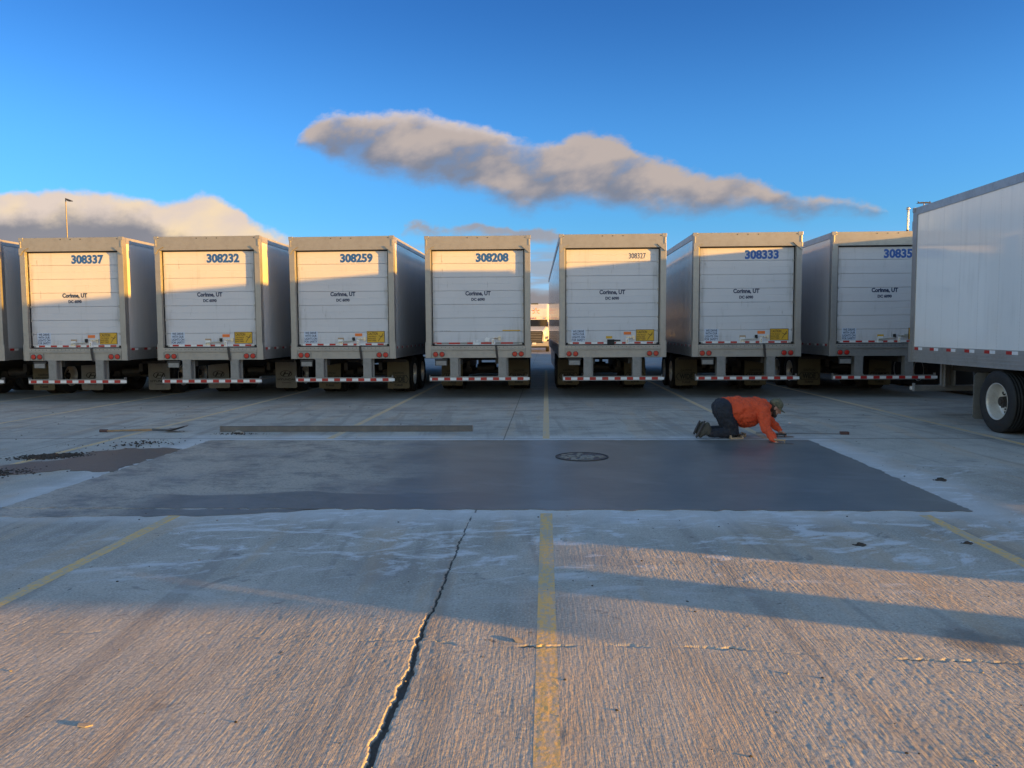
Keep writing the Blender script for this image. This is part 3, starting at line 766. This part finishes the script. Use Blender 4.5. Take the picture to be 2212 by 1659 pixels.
def trailer(label, X, Y, rz=0, number=None, numstyle='big', flap='W', wd=2.4, latch='std', strap=None, stickers=True, skirt=None, side='side_paint', group='white semi trailers parked in a row', detail=True, gear=LEN-2.6, flip=False, near=False):
    t = thing('semi_trailer', label, 'trailer', (X, Y, 0), rz, group)
    put('cargo_body', cached('body'+side, lambda: body_mesh(side)), t)
    put('side_rails', cached('rails', rails_mesh), t); [put('reflective_tape', cached('stape%d%g' % (q_, LEN), lambda: side_tape_mesh(q_, LEN)), t) for q_ in (-1, 1)]
    fr = put('rear_frame', cached('frame', frame_mesh), t)
    if detail:
        bv = fr.modifiers.new('bevel', 'BEVEL'); bv.width = .006; bv.segments = 2; bv.limit_method = 'ANGLE'
    put('underframe', cached('under', under_mesh), t)
    d = put('roll_up_door', cached('door', door_mesh), t)
    put('bumper_guard', cached('bump', bumper_mesh), t)
    bt = put('bumper_tape', cached('btape', bumper_tape_mesh), t, (random.uniform(-.01,.01),0,0))
    for s in (-.59, .61): put('bumper_support', cached('sup', support_mesh), t, (s,0,0))
    for s in (-1, 1):
        lb = put('lamp_housing', cached('lb', lightbox_mesh), t, (s*.985, 0, 1.112))
        for q in (-.08, .08): put('tail_light', cached('tl', light_mesh), t, (s*.985+q, -.004, 1.112))
    if detail:
        if number:
            if numstyle == 'big': put('fleet_number', text_mesh(number, .135*len(number), .222, 'number_blue', bold=.045), d, (-.045+.0675*len(number),.083,3.385))
            else: put('fleet_number', text_mesh(number, .41, .135, 'text_navy', bold=.0), d, (.61,.083,3.43))
        put('place_lettering', text_mesh('Corinne, UT', .63, .13, 'text_navy', bold=.045), d, (0,.083,2.545))
        put('place_lettering', text_mesh('DC 6090', .335, .078, 'text_navy', bold=.05), d, (.0,.083,2.43))
        if stickers:
            mb = MB(); mb.box(-1.0,-.66,.081,.0845,1.405,1.70); s1 = build(mb, 'safety_sticker', 'sticker_pale', d)
            for i, (s_, w_) in enumerate((('WE DRIVE',.28),('WITH OUR',.29),('LIGHTS ON',.31),('FOR SAFETY',.325))):
                put('lettering', text_mesh(s_, w_, .056, 'text_navy', bold=.02), s1, (-.83,.080,1.633-i*.071))
            mb = MB(); mb.box(.585,1.03,.079,.0835,1.415,1.70,1); mb.box(.597,1.018,.077,.079,1.427,1.688,0)
            mb.poly([(.86,.0765,1.45),(.875,.0765,1.45),(1.0,.0765,1.64),(.985,.0765,1.64)], [(0,1,2,3)], 1)
            mb.poly([(.88,.0765,1.60),(.95,.0765,1.56),(1.0,.0765,1.61),(1.0,.0765,1.595),(.95,.0765,1.545),(.88,.0765,1.585)], [(0,1,2,3,4,5)], 1)
            s2 = build(mb, 'caution_sticker', ('sticker_yellow','sticker_text'), d)
            put('lettering', text_mesh('CAUTION', .245, .068, 'sticker_text', 'l', .02), s2, (.61,.0765,1.605))
            for i, (s_, w_) in enumerate((('THIS VEHICLE',.21),('MAKES WIDE',.19),('RIGHT TURNS',.20))):
                put('lettering', text_mesh(s_, w_, .034, 'sticker_text', 'l', .02), s2, (.612,.0765,1.55-i*.05))
            if number != '308208' and number != '30835':
                mb = MB(); mb.box(.285,.465,.080,.0845,1.575,1.645); s3 = build(mb, 'orange_sticker', 'sticker_orange', d)
            mb = MB(); mb.box(-.15,.0,.080,.0845,1.48,1.54); build(mb, 'notice_sticker', 'sticker_yellow' if random.random() < .4 else 'board_tan', d)
            put('door_tape', cached('dt0', lambda: door_tape_mesh(False)), d)
        else:
            mb = MB(); mb.box(.60,1.04,.080,.0845,1.683,1.708); build(mb, 'sticker_remnant', 'sticker_yellow', d)
            put('lettering', text_mesh('WE DRIVE', .28, .018, 'text_faint'), d, (-.83,.083,1.68))
            put('door_tape', cached('dt1', lambda: door_tape_mesh(True)), d)
        put('latch', cached('latch'+latch, lambda: latch_mesh(latch)), d)
        if strap is not None: put('pull_strap', cached('strap', strap_mesh), t, (strap, 0, 0))
        put('licence_plate', cached('plate', plate_mesh), t, (-.93, .02, .90))
    put('axle_frame', cached('bogie', bogie_mesh), t, (0, wd+.72, 0))
    for s in (-1, 1): flap_parts(t, s*.955, wd, flap)
    for y in (.72, 1.96):
        for s in (-1, 1):
            for q in (0, 1):
                x_ = s*(1.155-q*.335)
                w_ = put('wheel', None, t, (x_, wd+y, .5), (random.random()*6, 0, 0))
                put('tyre', cached('tyre', tyre_mesh), w_)
                put('rim', cached('rim%d%d' % (s, q), lambda: rim_mesh(-s, q)), w_)
    put('landing_gear', cached('lg', landing_mesh), t, (0, gear, 0))
    if skirt:
        for s in (-1, 1): put('side_skirt', skirt_mesh(s, skirt[0], skirt[1] if s < 0 or len(skirt) > 3 else skirt[2 if len(skirt) > 2 else 1], skirt[3] if len(skirt) > 3 else .42), t)
    return t
trailer('white semi trailer cut off by the left picture edge, only its right side showing', -14.80, 18.6, 0, None, flap='W', wd=2.0, detail=False)
trailer('white semi trailer with fleet number 308337 on its sunlit roll-up door', -11.58, 18.45, math.radians(-.3), '308337', flap='H', wd=2.2, strap=.42)
trailer('white semi trailer with fleet number 308232 on its roll-up door', -8.22, 18.5, 0, '308232', flap='H', wd=2.7, strap=.46)
trailer('white semi trailer with fleet number 308259 on its roll-up door, tan flap and wheels showing', -5.02, 18.85, math.radians(-.9), '308259', flap='W', wd=2.0, strap=.43)
trailer('white semi trailer with fleet number 308208, no yellow caution sticker on its door', -1.68, 19.05, math.radians(1.15), '308208', flap='W', wd=2.9, latch='white', strap=.44, stickers=False)
trailer('white semi trailer with small thin fleet number 308327 right of the centre gap', 1.63, 19.0, math.radians(.75), '308327', 'small', flap='W', wd=3.1, latch='dark', skirt=(6.6, 13.0))
trailer('white semi trailer with fleet number 308333 behind the kneeling worker', 4.88, 19.0, 0, '308333', flap='W', wd=2.7, strap=.42)
trailer('white semi trailer with a number starting 30835, cut off behind the near trailer', 8.23, 19.1, math.radians(-.6), '30835', flap='W', wd=2.6, strap=None)
# the near trailer backed the other way round: it faces the camera side, rear towards the row
def near_gear():
    mb = MB()
    for s in (-.45, .45): mb.box(s-.07, s+.07, -.085, .085, .05, 1.1); mb.box(s-.13, s+.13, -.12, .12, .02, .06)
    mb.box(-.40, .40, -.03, .03, .2, 1.0); return mb.mesh('landing_gear', ('grey_steel',))  # unseen; legs set close and plated to cast one shadow band
def sun_strip():
    mb = MB(); mb.box(-1.29, -1.26, .3, LEN-.02, .76, 1.05); return mb.mesh('sun_block_strip', ('grey_steel',))  # unseen strip added on the far side to stop sun under the floor
def near_trailer(label, X, Yrear, group=None, length=14.7, wd=2.25, skirt=(4.6, 12.75, 11.95), gear=13.3):
    global LEN
    LEN = length
    for k in [k for k in CACHE if str(k) in ('rails', 'under') or str(k).startswith('body')]: del CACHE[k]
    CACHE['lg'] = near_gear()
    t = trailer(label, X, Yrear, math.pi, None, flap='H', wd=wd, side='side_paint_near', group=group, detail=False, skirt=skirt, gear=gear)
    put('sun_block_strip', sun_strip(), t)
    mb = MB(); mb.prism([(LEN,.85),(LEN+.65,1.06),(LEN+.9,1.5),(LEN+.8,3.95),(LEN,3.98)], 'x', -1.25, 1.25); build(mb, 'nose_shade_block', 'side_paint_near', t)  # unseen block added, shaped for the shadow edge ahead of the nose
    return t
near_trailer('near white semi trailer seen from its side at the right edge, large wheel in view', 8.50, 15.6)
near_trailer('unseen white semi trailer added behind the near right trailer to shade the doors', 11.85, 18.5, length=16.15, skirt=(.15, 12.9, 0, .10), gear=13.3)  # added out of view for its shadow on the doors; low skirt stops sun
near_trailer('unseen white semi trailer added second beyond the picture edge to block low sun', 15.3, 20.9, length=16.15, skirt=(.25, 12.6))  # extra unseen caster that closes the sun gap behind the near trailers
trailer('unseen white semi trailer added at the right row end to block low sun', 11.75, 19.0, 0, None, detail=False, skirt=(.1, 15.9, 0, .06))  # unseen blocker in row position; deep skirt keeps sun off the flaps
trailer('unseen white semi trailer added far behind the row to shade the far ground', 20.5, 33., 0, None, detail=False, group=None)  # unseen, put in to shade the ground beyond the centre gap

# ---------------------------------------------------------------- distant tractor unit
tr = thing('truck_tractor', 'white semi truck with orange spark emblem facing us in the gap between two trailers', 'truck', (-.95, 62., 0))
mb = MB()
def loft(mb, rings, m=0, sm=False):
    n_ = len(rings[0]); vs = [p for r in rings for p in r]; fs = []
    for k in range(len(rings)-1):
        for i in range(n_): fs.append((k*n_+i, k*n_+(i+1) % n_, (k+1)*n_+(i+1) % n_, (k+1)*n_+i))
    fs.append(tuple(range(n_-1, -1, -1))); fs.append(tuple(range((len(rings)-1)*n_, len(rings)*n_)))
    mb.poly(vs, fs, m, sm)
def rr(w, z0, z1, y, r=.12, k=4):
    pts = []
    for (cx, cz, a0) in ((w-r, z1-r, 0), (-w+r, z1-r, 90), (-w+r, z0+r, 180), (w-r, z0+r, 270)):
        for i in range(k+1):
            t = math.radians(a0+90*i/k); pts.append((cx+r*math.cos(t), y, cz+r*math.sin(t)))
    return pts
loft(mb, [rr(1.16,.9,2.55,1.9), rr(1.22,.9,2.6,2.3), rr(1.25,.9,2.7,5.4)], 0); build(mb, 'cab', 'cab_white', tr, bevel=.02)
mb = MB(); loft(mb, [rr(1.10,2.55,2.9,2.35,.08), rr(1.18,2.56,3.55,2.75,.2), rr(1.24,2.56,3.98,3.5,.2), rr(1.25,2.56,4.0,5.4,.2)], 0)
build(mb, 'roof_fairing', 'cab_white', tr)
mb = MB(); loft(mb, [rr(.80,.75,1.55,0,.2), rr(.98,.72,1.75,.35,.25), rr(1.1,.72,1.98,1.3,.25), rr(1.16,.72,2.08,1.95,.2)], 0)
build(mb, 'hood', 'cab_white', tr)
mb = MB(); mb.prism([(-1.02,2.03),(1.02,2.03),(1.12,2.1),(1.05,2.62),(-1.05,2.62),(-1.12,2.1)], 'y', 1.86, 1.94); build(mb, 'windshield', 'glass_dark', tr)
mb = MB(); mb.prism([(-.62,.72),(.62,.72),(.72,1.6),(.6,1.68),(-.6,1.68),(-.72,1.6)], 'y', -.09, .02, 0)
for i in range(6): mb.box(-.60, .60, -.12, -.09, .86+i*.13, .90+i*.13, 1)
build(mb, 'grille', ('black_gap', 'grey_steel'), tr)
mb = MB(); mb.prism([(-1.2,.55),(-1.1,.42),(1.1,.42),(1.2,.55),(1.2,.85),(.72,.85),(.68,.72),(-.68,.72),(-.72,.85),(-1.2,.85)], 'y', -.14, .3, 0); mb.box(-1.1,1.1,-.16,-.10,.34,.47,1)
bp_ = build(mb, 'bumper', ('plastic_grey', 'black_gap'), tr, bevel=.02)
mb = MB(); mb.box(-.15,.15,-.17,-.145,.60,.75); build(mb, 'licence_plate', 'tape_white', bp_)
for s in (-1, 1):
    mb = MB(); mb.prism([(s*.82,.98),(s*1.12,1.06),(s*1.16,1.28),(s*1.0,1.24)], 'y', -.02 if False else .12, .3); build(mb, 'headlight', 'grey_steel', tr)
    mb = MB(); mb.box(*sorted((s*1.32, s*1.5)), 1.7, 1.85, 1.75, 2.45); mb.tube((s*1.2,1.9,2.2), (s*1.35,1.8,2.2), .03); build(mb, 'mirror', 'glass_dark', tr)
    for y in (1.0,):
        w_ = put('wheel', None, tr, (s*1.06, y, .5)); put('tyre', cached('tyre', tyre_mesh), w_); put('rim', cached('rim%d' % s, lambda: rim_mesh(-s)), w_)
    for y in (5.6, 6.9):
        w_ = put('wheel', None, tr, (s*1.1, y, .5)); put('tyre', cached('tyre', tyre_mesh), w_); put('rim', cached('rim%d' % s, lambda: rim_mesh(-s)), w_)
mb = MB(); mb.box(-.45,.45,4.8,7.9,.75,.95); build(mb, 'chassis', 'dark_steel', tr)
mb = MB()
for k in range(6):
    t = math.radians(30+60*k); d_ = Vector((math.cos(t), 0, math.sin(t))); n_ = Vector((-d_.z, 0, d_.x)); c_ = Vector((.12, 2.60, 3.28))
    a_ = d_*.10; b_ = d_*.33
    tilt = lambda p: (c_.x+p.x, 2.56+ (p.z*.46), c_.z+p.z)
    mb.poly([tilt(a_-n_*.02), tilt(b_-n_*.045), tilt(b_+n_*.045), tilt(a_+n_*.02)], [(0,1,2,3)])
build(mb, 'emblem', 'spark_orange', tr)
mb = MB()
for q in (-.3,-.1,.1,.9,-.9): mb.box(q-.03, q+.03, 2.28, 2.40, 2.70, 2.80)
build(mb, 'marker_lights', 'lens_amber', tr)
mb = MB(); mb.box(-.3,.3,3.4,3.5,3.93,4.03); build(mb, 'air_vent', 'glass_dark', tr)

# ---------------------------------------------------------------- lamps and mast far behind
def lamp_pole(label, X, Y, H, arms, r=.12):
    t = thing('street_lamp', label, 'street lamp', (X, Y, 0), 0, 'lot lighting poles')
    mb = MB(); mb.tube((0,0,0), (0,0,H), r*1.3, r*.75, 12); mb.tube((0,0,0), (0,0,.8), r*3, r*3, 16); build(mb, 'pole', 'pole_metal', t)
    for s in arms:
        mb = MB()
        if len(arms) == 1: mb.prism([(s*.03,H-.02),(s*.10,H-.04),(s*.50,H-.20),(s*.55,H-.27),(s*.22,H-.27),(s*.03,H-.10)], 'y', -.12, .12)
        else: mb.prism([(s*.03,H-.08),(s*.12,H-.01),(s*.52,H-.05),(s*.64,H-.13),(s*.12,H-.14),(s*.03,H-.12)], 'y', -.12, .12)
        build(mb, 'lamp_head', 'lamp_head', t)
        if len(arms) > 1:
            mb = MB(); mb.prism([(s*.45,H-.06),(s*.51,H-.06),(s*.57,H+.05),(s*.51,H+.06)], 'y', -.03, .03); build(mb, 'sensor', 'lamp_head', t)
def at(px, Y):      # ray helper: x of image column at depth Y on the horizon row
    d = Fv*FPX+R2*(px-1106)-U2*(700-829.5); return d.x*Y/d.y
lamp_pole('tall single-headed lamp pole standing behind the left trailers', at(154, 62), 62., 12.75, (1,), .055)
lamp_pole('double-headed lamp pole behind the near right trailer', at(1988, 72), 72., 13.1, (-1, 1), .06)
ms = thing('steel_mast', 'slim shiny steel mast with a ball top rising behind the trailer at right', 'mast', (at(1954.5, 46), 46., 0))
mb = MB(); mb.tube((0,0,0), (0,0,7.4), .075, .07, 12); build(mb, 'lower_pole', 'lamp_head', ms)
mb = MB(); mb.tube((0,0,7.4), (0,0,8.45), .06, .05, 12); build(mb, 'upper_pole', 'galv', ms)
mb = MB(); mb.ball((0,0,8.60), .10); mb.tube((0,0,8.40), (0,0,8.55), .08, .05); build(mb, 'ball_top', 'galv', ms)

# ---------------------------------------------------------------- tools on the slab
bm = thing('screed_beam', 'long grey straightedge beam lying on edge behind the new concrete', 'screed beam', (-3.38, 12.78, 0), math.radians(1.0))
mb = MB(); mb.box(-2.14, 2.14, -.025, .025, .0, .10); mb.box(-2.14, 2.14, -.032, -.025, .0, .012); mb.box(-2.14, 2.14, -.032, -.025, .09, .102); build(mb, 'rail', 'screed', bm, bevel=.003)
for s in (-1, 1): mb = MB(); mb.box(*sorted((s*2.14, s*2.147)), -.034, .03, -.0, .104); build(mb, 'end_cap', 'grey_steel', bm)
mb = MB(); rock(mb, (0,0,.03), .05); rock(mb, (.06,-.02,.02), .035); rock(mb, (-.05,0,.02), .03)
tag(build(mb, 'cement_lump', 'stone', None, (-5.12, 12.50, 0)), 'pale lump of cement against the left end of the beam', 'cement lump')
sv = thing('shovel', 'short shovel with wooden handle lying on the concrete at left', 'shovel', (-6.55, 12.75, 0), math.radians(2))
mb = MB(); mb.tube((-.95,0,.022), (-.1,0,.04), .016, .018); build(mb, 'handle', 'wood', sv)
mb = MB(); mb.tube((-1.06,0,.024), (-.93,0,.024), .027, .027); build(mb, 'grip', 'grip', sv)
mb = MB(); mb.tube((-.16,0,.04), (.12,0,.03), .021, .017); build(mb, 'socket', 'steel_dark', sv)
mb = MB(); rows = []
for i in range(7):
    u_ = i/6; x_ = .08+.34*u_; z_ = .012+.10*max(0, u_-.25)**1.1; w_ = .12*(1-.15*u_**3)
    rows.append([(x_, -w_+2*w_*k/6, z_+.035*((k-3)/3)**2*(1-.3*u_)) for k in range(7)])
mb.poly([p for r in rows for p in r], [(i*7+k, i*7+k+1, (i+1)*7+k+1, (i+1)*7+k) for i in range(6) for k in range(6)], 0, True)
o = build(mb, 'blade', 'steel_dark', sv); sm_ = o.modifiers.new('s', 'SOLIDIFY'); sm_.thickness = .004

# ---------------------------------------------------------------- the kneeling man
MX, MY = 2.84, 12.08; S = 1.03
man = thing('person', 'man in orange long-sleeved shirt and camouflage cap kneeling to trowel the fresh concrete', 'person', (MX, MY, 0))
def q(zx, zy, y=0.): return Vector(((zx-600)*.00141*S, y, (630-zy)*.00141*S))
def chain(mb, pts, seg=14):
    for i in range(len(pts)-1):
        (p, r0), (p2, r1) = pts[i], pts[i+1]; mb.tube(p, p2, r0, r1, seg, cap=True)
    for p, r in pts: mb.ball(p, r, seg, 8)
def folds(o, strength, size, seed=0):
    tx = bpy.data.textures.new('folds', 'CLOUDS'); tx.noise_scale = size; tx.noise_depth = 2
    e = bpy.data.objects.get('none'); d = o.modifiers.new('d', 'DISPLACE'); d.texture = tx; d.strength = strength; d.mid_level = .5; d.texture_coords = 'LOCAL'
    return o
def remesh(o, vox, smooth=4):
    r = o.modifiers.new('r', 'REMESH'); r.mode = 'VOXEL'; r.voxel_size = vox; r.use_smooth_shade = True
    if smooth: sm = o.modifiers.new('s', 'SMOOTH'); sm.factor = .5; sm.iterations = smooth
    return o
body = MB()
shN, shF = q(925,335,-.20), q(960,345,.20)
elN, elF = q(928,500,-.38), q(1105,500,.16)
wrN, wrF = q(985,628,-.66), q(1165,572,.06)
chain(body, [(q(570,330),.13),(q(700,350),.15),(q(860,330),.14),(q(960,300),.10),(q(1010,295),.062),(q(1050,305),.058)])
for s, sh, el, wr in ((-1, shN, elN, wrN), (1, shF, elF, wrF)):
    chain(body, [(q(930,320,s*.12),.07),(sh,.06),(el,.043),(wr,.028)])
    hp = q(560,360,s*.13); kn = q(640,575,s*.15); an = q(375,570,s*.17)
    chain(body, [(hp,.10),(kn,.062),(an,.04)])
# head: skull, jaw, nose, ears, looking down to the right
hc = q(1086,312,-.03); up = Vector((.58,-.05,.80)).normalized(); fw = Vector((.80,-.10,-.60)); fw = (fw-up*fw.dot(up)).normalized(); lf = up.cross(fw)
HR = Matrix((fw, lf, up)).transposed()
def hp_(a_, b_, c_): return hc+HR@Vector((a_, b_, c_))
body.ball(hp_(-.01,0,.03), .10, 20, 14, sc=(.98,.78,.95), rot=HR); body.ball(hp_(.03,0,-.045), .075, 18, 12, sc=(.9,.82,1.1), rot=HR)
body.ball(hp_(.098,0,-.005), .017, 10, 8, sc=(1,.8,1.5), rot=HR); body.ball(hp_(.112,0,-.02), .015, 10, 8, rot=HR)
body.ball(hp_(.072,0,-.10), .028, 12, 8, sc=(1,1.2,.9), rot=HR)
for s in (-1, 1):
    body.ball(hp_(-.005, s*.082, -.005), .028, 10, 8, sc=(.75,.35,1.1), rot=HR)
    body.ball(hp_(.083, s*.033, .022), .014, 8, 6, sc=(.6,1.3,.7), rot=HR)
# hands: palm, four bent fingers of unequal length, thumb
def hand(wr, fwd, dn, side):
    fwd = fwd.normalized(); lat = fwd.cross(dn).normalized()*side; dn = lat.cross(fwd)*side
    if dn.z > 0: dn = -dn
    pc = wr+fwd*.045
    Rm = Matrix((fwd, lat, dn)).transposed()
    body.ball(pc, .048, 14, 10, sc=(1,.86,.36), rot=Rm)
    for i, L in enumerate((.072,.080,.074,.058)):
        b0 = wr+fwd*.082+lat*(-.030+.0205*i); d1 = (fwd*.75+dn*.65).normalized(); d2 = (fwd*.05+dn).normalized(); d3 = (dn*.7-fwd*.7).normalized()
        p1 = b0+d1*L*.46; p2 = p1+d2*L*.32; p3 = p2+d3*L*.26
        chain(body, [(b0,.0098),(p1,.0094),(p2,.0086),(p3,.0076)], 8)
    t0 = wr+fwd*.028-lat*.036; t1 = t0+(fwd*.5-lat*.55+dn*.5).normalized()*.036; t2 = t1+(fwd*.6+lat*.2+dn*.6).normalized()*.03
    chain(body, [(t0,.0125),(t1,.011),(t2,.0092)], 8)
    return pc
pN = hand(wrN, Vector((.30,-.35,-.85)), Vector((-.6,-.2,-.5)), 1)
pF = hand(wrF, Vector((.85,-.12,-.42)), Vector((-.2,0,-1)), -1)
bo = remesh(build(body, 'body', 'skin', man), .0052, 2)
# clothing
sh = MB()
chain(sh, [(q(590,312),.175),(q(680,335),.212),(q(790,355),.232),(q(880,335),.203),(q(950,318),.155),(q(990,305),.105)], 22)
for zx, r in ((700,.20),(790,.22),(860,.20)):
    for s in (-1, 1): sh.ball(q(zx,340+(20 if r > .2 else 0),s*.07), r, 20, 12)
sh.ball(q(790,405), .19, 20, 12, sc=(1.15,1.05,.95))
for s, S_, el, wr in ((-1, shN, elN, wrN), (1, shF, elF, wrF)):
    chain(sh, [(q(905,305,s*.10),.14),(S_,.108),(S_.lerp(el,.5),.09),(el,.072),(el.lerp(wr,.55),.058),(el.lerp(wr,.84),.048)], 16)
folds(remesh(build(sh, 'shirt', 'shirt', man), .010, 4), .055, .085)
tr_ = MB()
chain(tr_, [(q(560,315),.165),(q(640,345),.17)], 20)
for s in (-1, 1):
    hp = q(545,345,s*.11); kn = q(635,565,s*.15); an = q(385,572,s*.17)
    tr_.ball(q(535,315,s*.09), .15, 18, 12)
    chain(tr_, [(hp,.145),(hp.lerp(kn,.55),.118),(kn,.082)], 18); chain(tr_, [(kn,.080),(kn.lerp(an,.45),.075),(an,.058)], 16)
folds(remesh(build(tr_, 'trousers', 'trousers', man), .010, 4), .035, .07)
for s in (-1, 1):
    bt_ = MB(); an = q(372,565,s*.17); toe = q(265+ (8 if s < 0 else 30),605,s*.19); heel = q(345,470+(0 if s < 0 else 20),s*.18)
    chain(bt_, [(an,.056),(heel.lerp(an,.35),.050)]); ball_ = toe.lerp(heel,.28); 
    chain(bt_, [(heel+Vector((.01,0,-.01)),.038),(ball_+Vector((.005,0,.0)),.046),(toe+Vector((.008,0,.015)),.036)])
    chain(bt_, [(heel.lerp(an,.3),.046),(ball_.lerp(an,.3),.046)])
    b_ = remesh(build(bt_, 'boot', 'boot', man), .007, 3)
    sb = MB(); nrm = (heel-toe).normalized().cross(Vector((0,1,0))).normalized()
    if nrm.x > 0: nrm = -nrm
    rows = []
    for (t_, w_) in ((-.18,.030),(-.05,.046),(.3,.050),(.6,.038),(.9,.037),(1.12,.028)):
        p = toe.lerp(heel, t_)+nrm*.036; rows.append([p+Vector((0,-w_,0)), p+Vector((0,w_,0)), p+Vector((0,w_,0))+nrm*.016, p+Vector((0,-w_,0))+nrm*.016])
    loft(sb, rows); build(sb, 'sole', 'dark_steel', b_)
hr = MB(); hr.ball(hp_(-.028,0,-.0), .098, 18, 12, sc=(.88,.83,1.0), rot=HR); hr.ball(hp_(-.05,0,-.06), .06, 14, 10, rot=HR)
remesh(build(hr, 'hair', 'hair_brown', man), .008, 2)
be = MB(); be.ball(hp_(.055,0,-.098), .05, 14, 10, sc=(.95,1.15,.8), rot=HR)
for s in (-1, 1): chain(be, [(hp_(.0,s*.066,-.035),.022),(hp_(.035,s*.055,-.085),.030),(hp_(.07,s*.02,-.105),.030)])
remesh(build(be, 'beard', 'hair_brown', man), .006, 2)
cp = MB(); cp.ball(hp_(-.015,0,.062), .108, 22, 14, sc=(1.0,.84,.84), rot=HR); cp.ball(hp_(-.03,0,.155), .012, rot=HR)
cpo = remesh(build(cp, 'cap', 'camo', man), .006, 2)
bb = MB(); rows = []
for i in range(9):
    t_ = math.radians(-75+150*i/8); x0, y0 = .082*math.cos(t_), .080*math.sin(t_); x1, y1 = .175*math.cos(t_)*.98+.0, .083*math.sin(t_)
    rows.append([hp_(x0,y0,.045), hp_(max(x1,x0+.004),y1,.030-.010*abs(math.sin(t_))), hp_(max(x1,x0+.004),y1,.024-.010*abs(math.sin(t_))), hp_(x0,y0,.038)])
loft(bb, rows); build(bb, 'visor', 'camo', cpo)

tw = thing('trowel', 'steel finishing trowel under the near hand of the kneeling man', 'trowel', (MX+pN.x+.02, MY+pN.y-.01, .009), math.radians(-28))
mb = MB(); mb.prism([(-.15,-.05),(.17,-.05),(.19,-.03),(.19,.03),(.17,.05),(-.15,.05)], 'z', 0, .003); build(mb, 'blade', 'steel_dark', tw)
mb = MB(); mb.tube((-.06,0,.003), (-.05,0,.045), .006); mb.tube((.07,0,.003), (.06,0,.045), .006); mb.tube((-.08,0,.045), (.08,0,.045), .015, .013); build(mb, 'handle', 'board_tan', tw)
tw = thing('hand_float', 'dark hand float held flat by the far hand of the kneeling man', 'hand float', (MX+pF.x-.05, MY+pF.y-.05, .004), math.radians(4))
mb = MB(); mb.prism([(-.16,-.04),(.20,-.04),(.20,.04),(-.16,.04)], 'z', 0, .006); build(mb, 'blade', 'steel_dark', tw)
mb = MB(); mb.tube((-.06,0,.006), (-.05,0,.04), .007); mb.tube((.06,0,.006), (.05,0,.04), .007); mb.tube((-.09,0,.04), (.09,0,.04), .014); build(mb, 'handle', 'dark_steel', tw)
for (x_, y_, lb) in ((.10,-.16,'tan kneeling board under the near knee of the man'), (.21,.12,'tan kneeling board under the far knee of the man')):
    kb = thing('knee_board', lb, 'kneeling board', (MX+x_, MY+y_, 0), .06, 'kneeling boards')
    mb = MB(); mb.box(-.13, .07, -.11, .11, .004, .028); build(mb, 'board', 'board_tan', kb, bevel=.004)
    mb = MB(); mb.box(-.13, -.11, -.1, .1, .028, .06); mb.box(.05, .07, -.1, .1, .028, .055); build(mb, 'rib', 'board_tan', kb)
fl = thing('float_pole', 'thin pole with a brown block at its end lying beyond the man, right of him', 'pole', (MX+.85, MY+.42, 0), math.radians(-5))
mb = MB(); mb.tube((-.3,0,.010), (1.06,0,.008), .006); build(mb, 'shaft', 'grey_steel', fl)
mb = MB(); mb.box(1.0, 1.13, -.04, .04, .0, .045); build(mb, 'block', 'grip', fl, bevel=.004)
mb = MB(); mb.prism([(-.03,-.015),(.02,-.02),(.035,.01),(-.01,.02)], 'z', 0, .012)
tag(build(mb, 'paper_scrap', 'tape_white', None, (4.35, 13.9, .004), (.2,.1,.4)), 'tiny white paper scrap on the dark concrete right of the man', 'paper scrap')
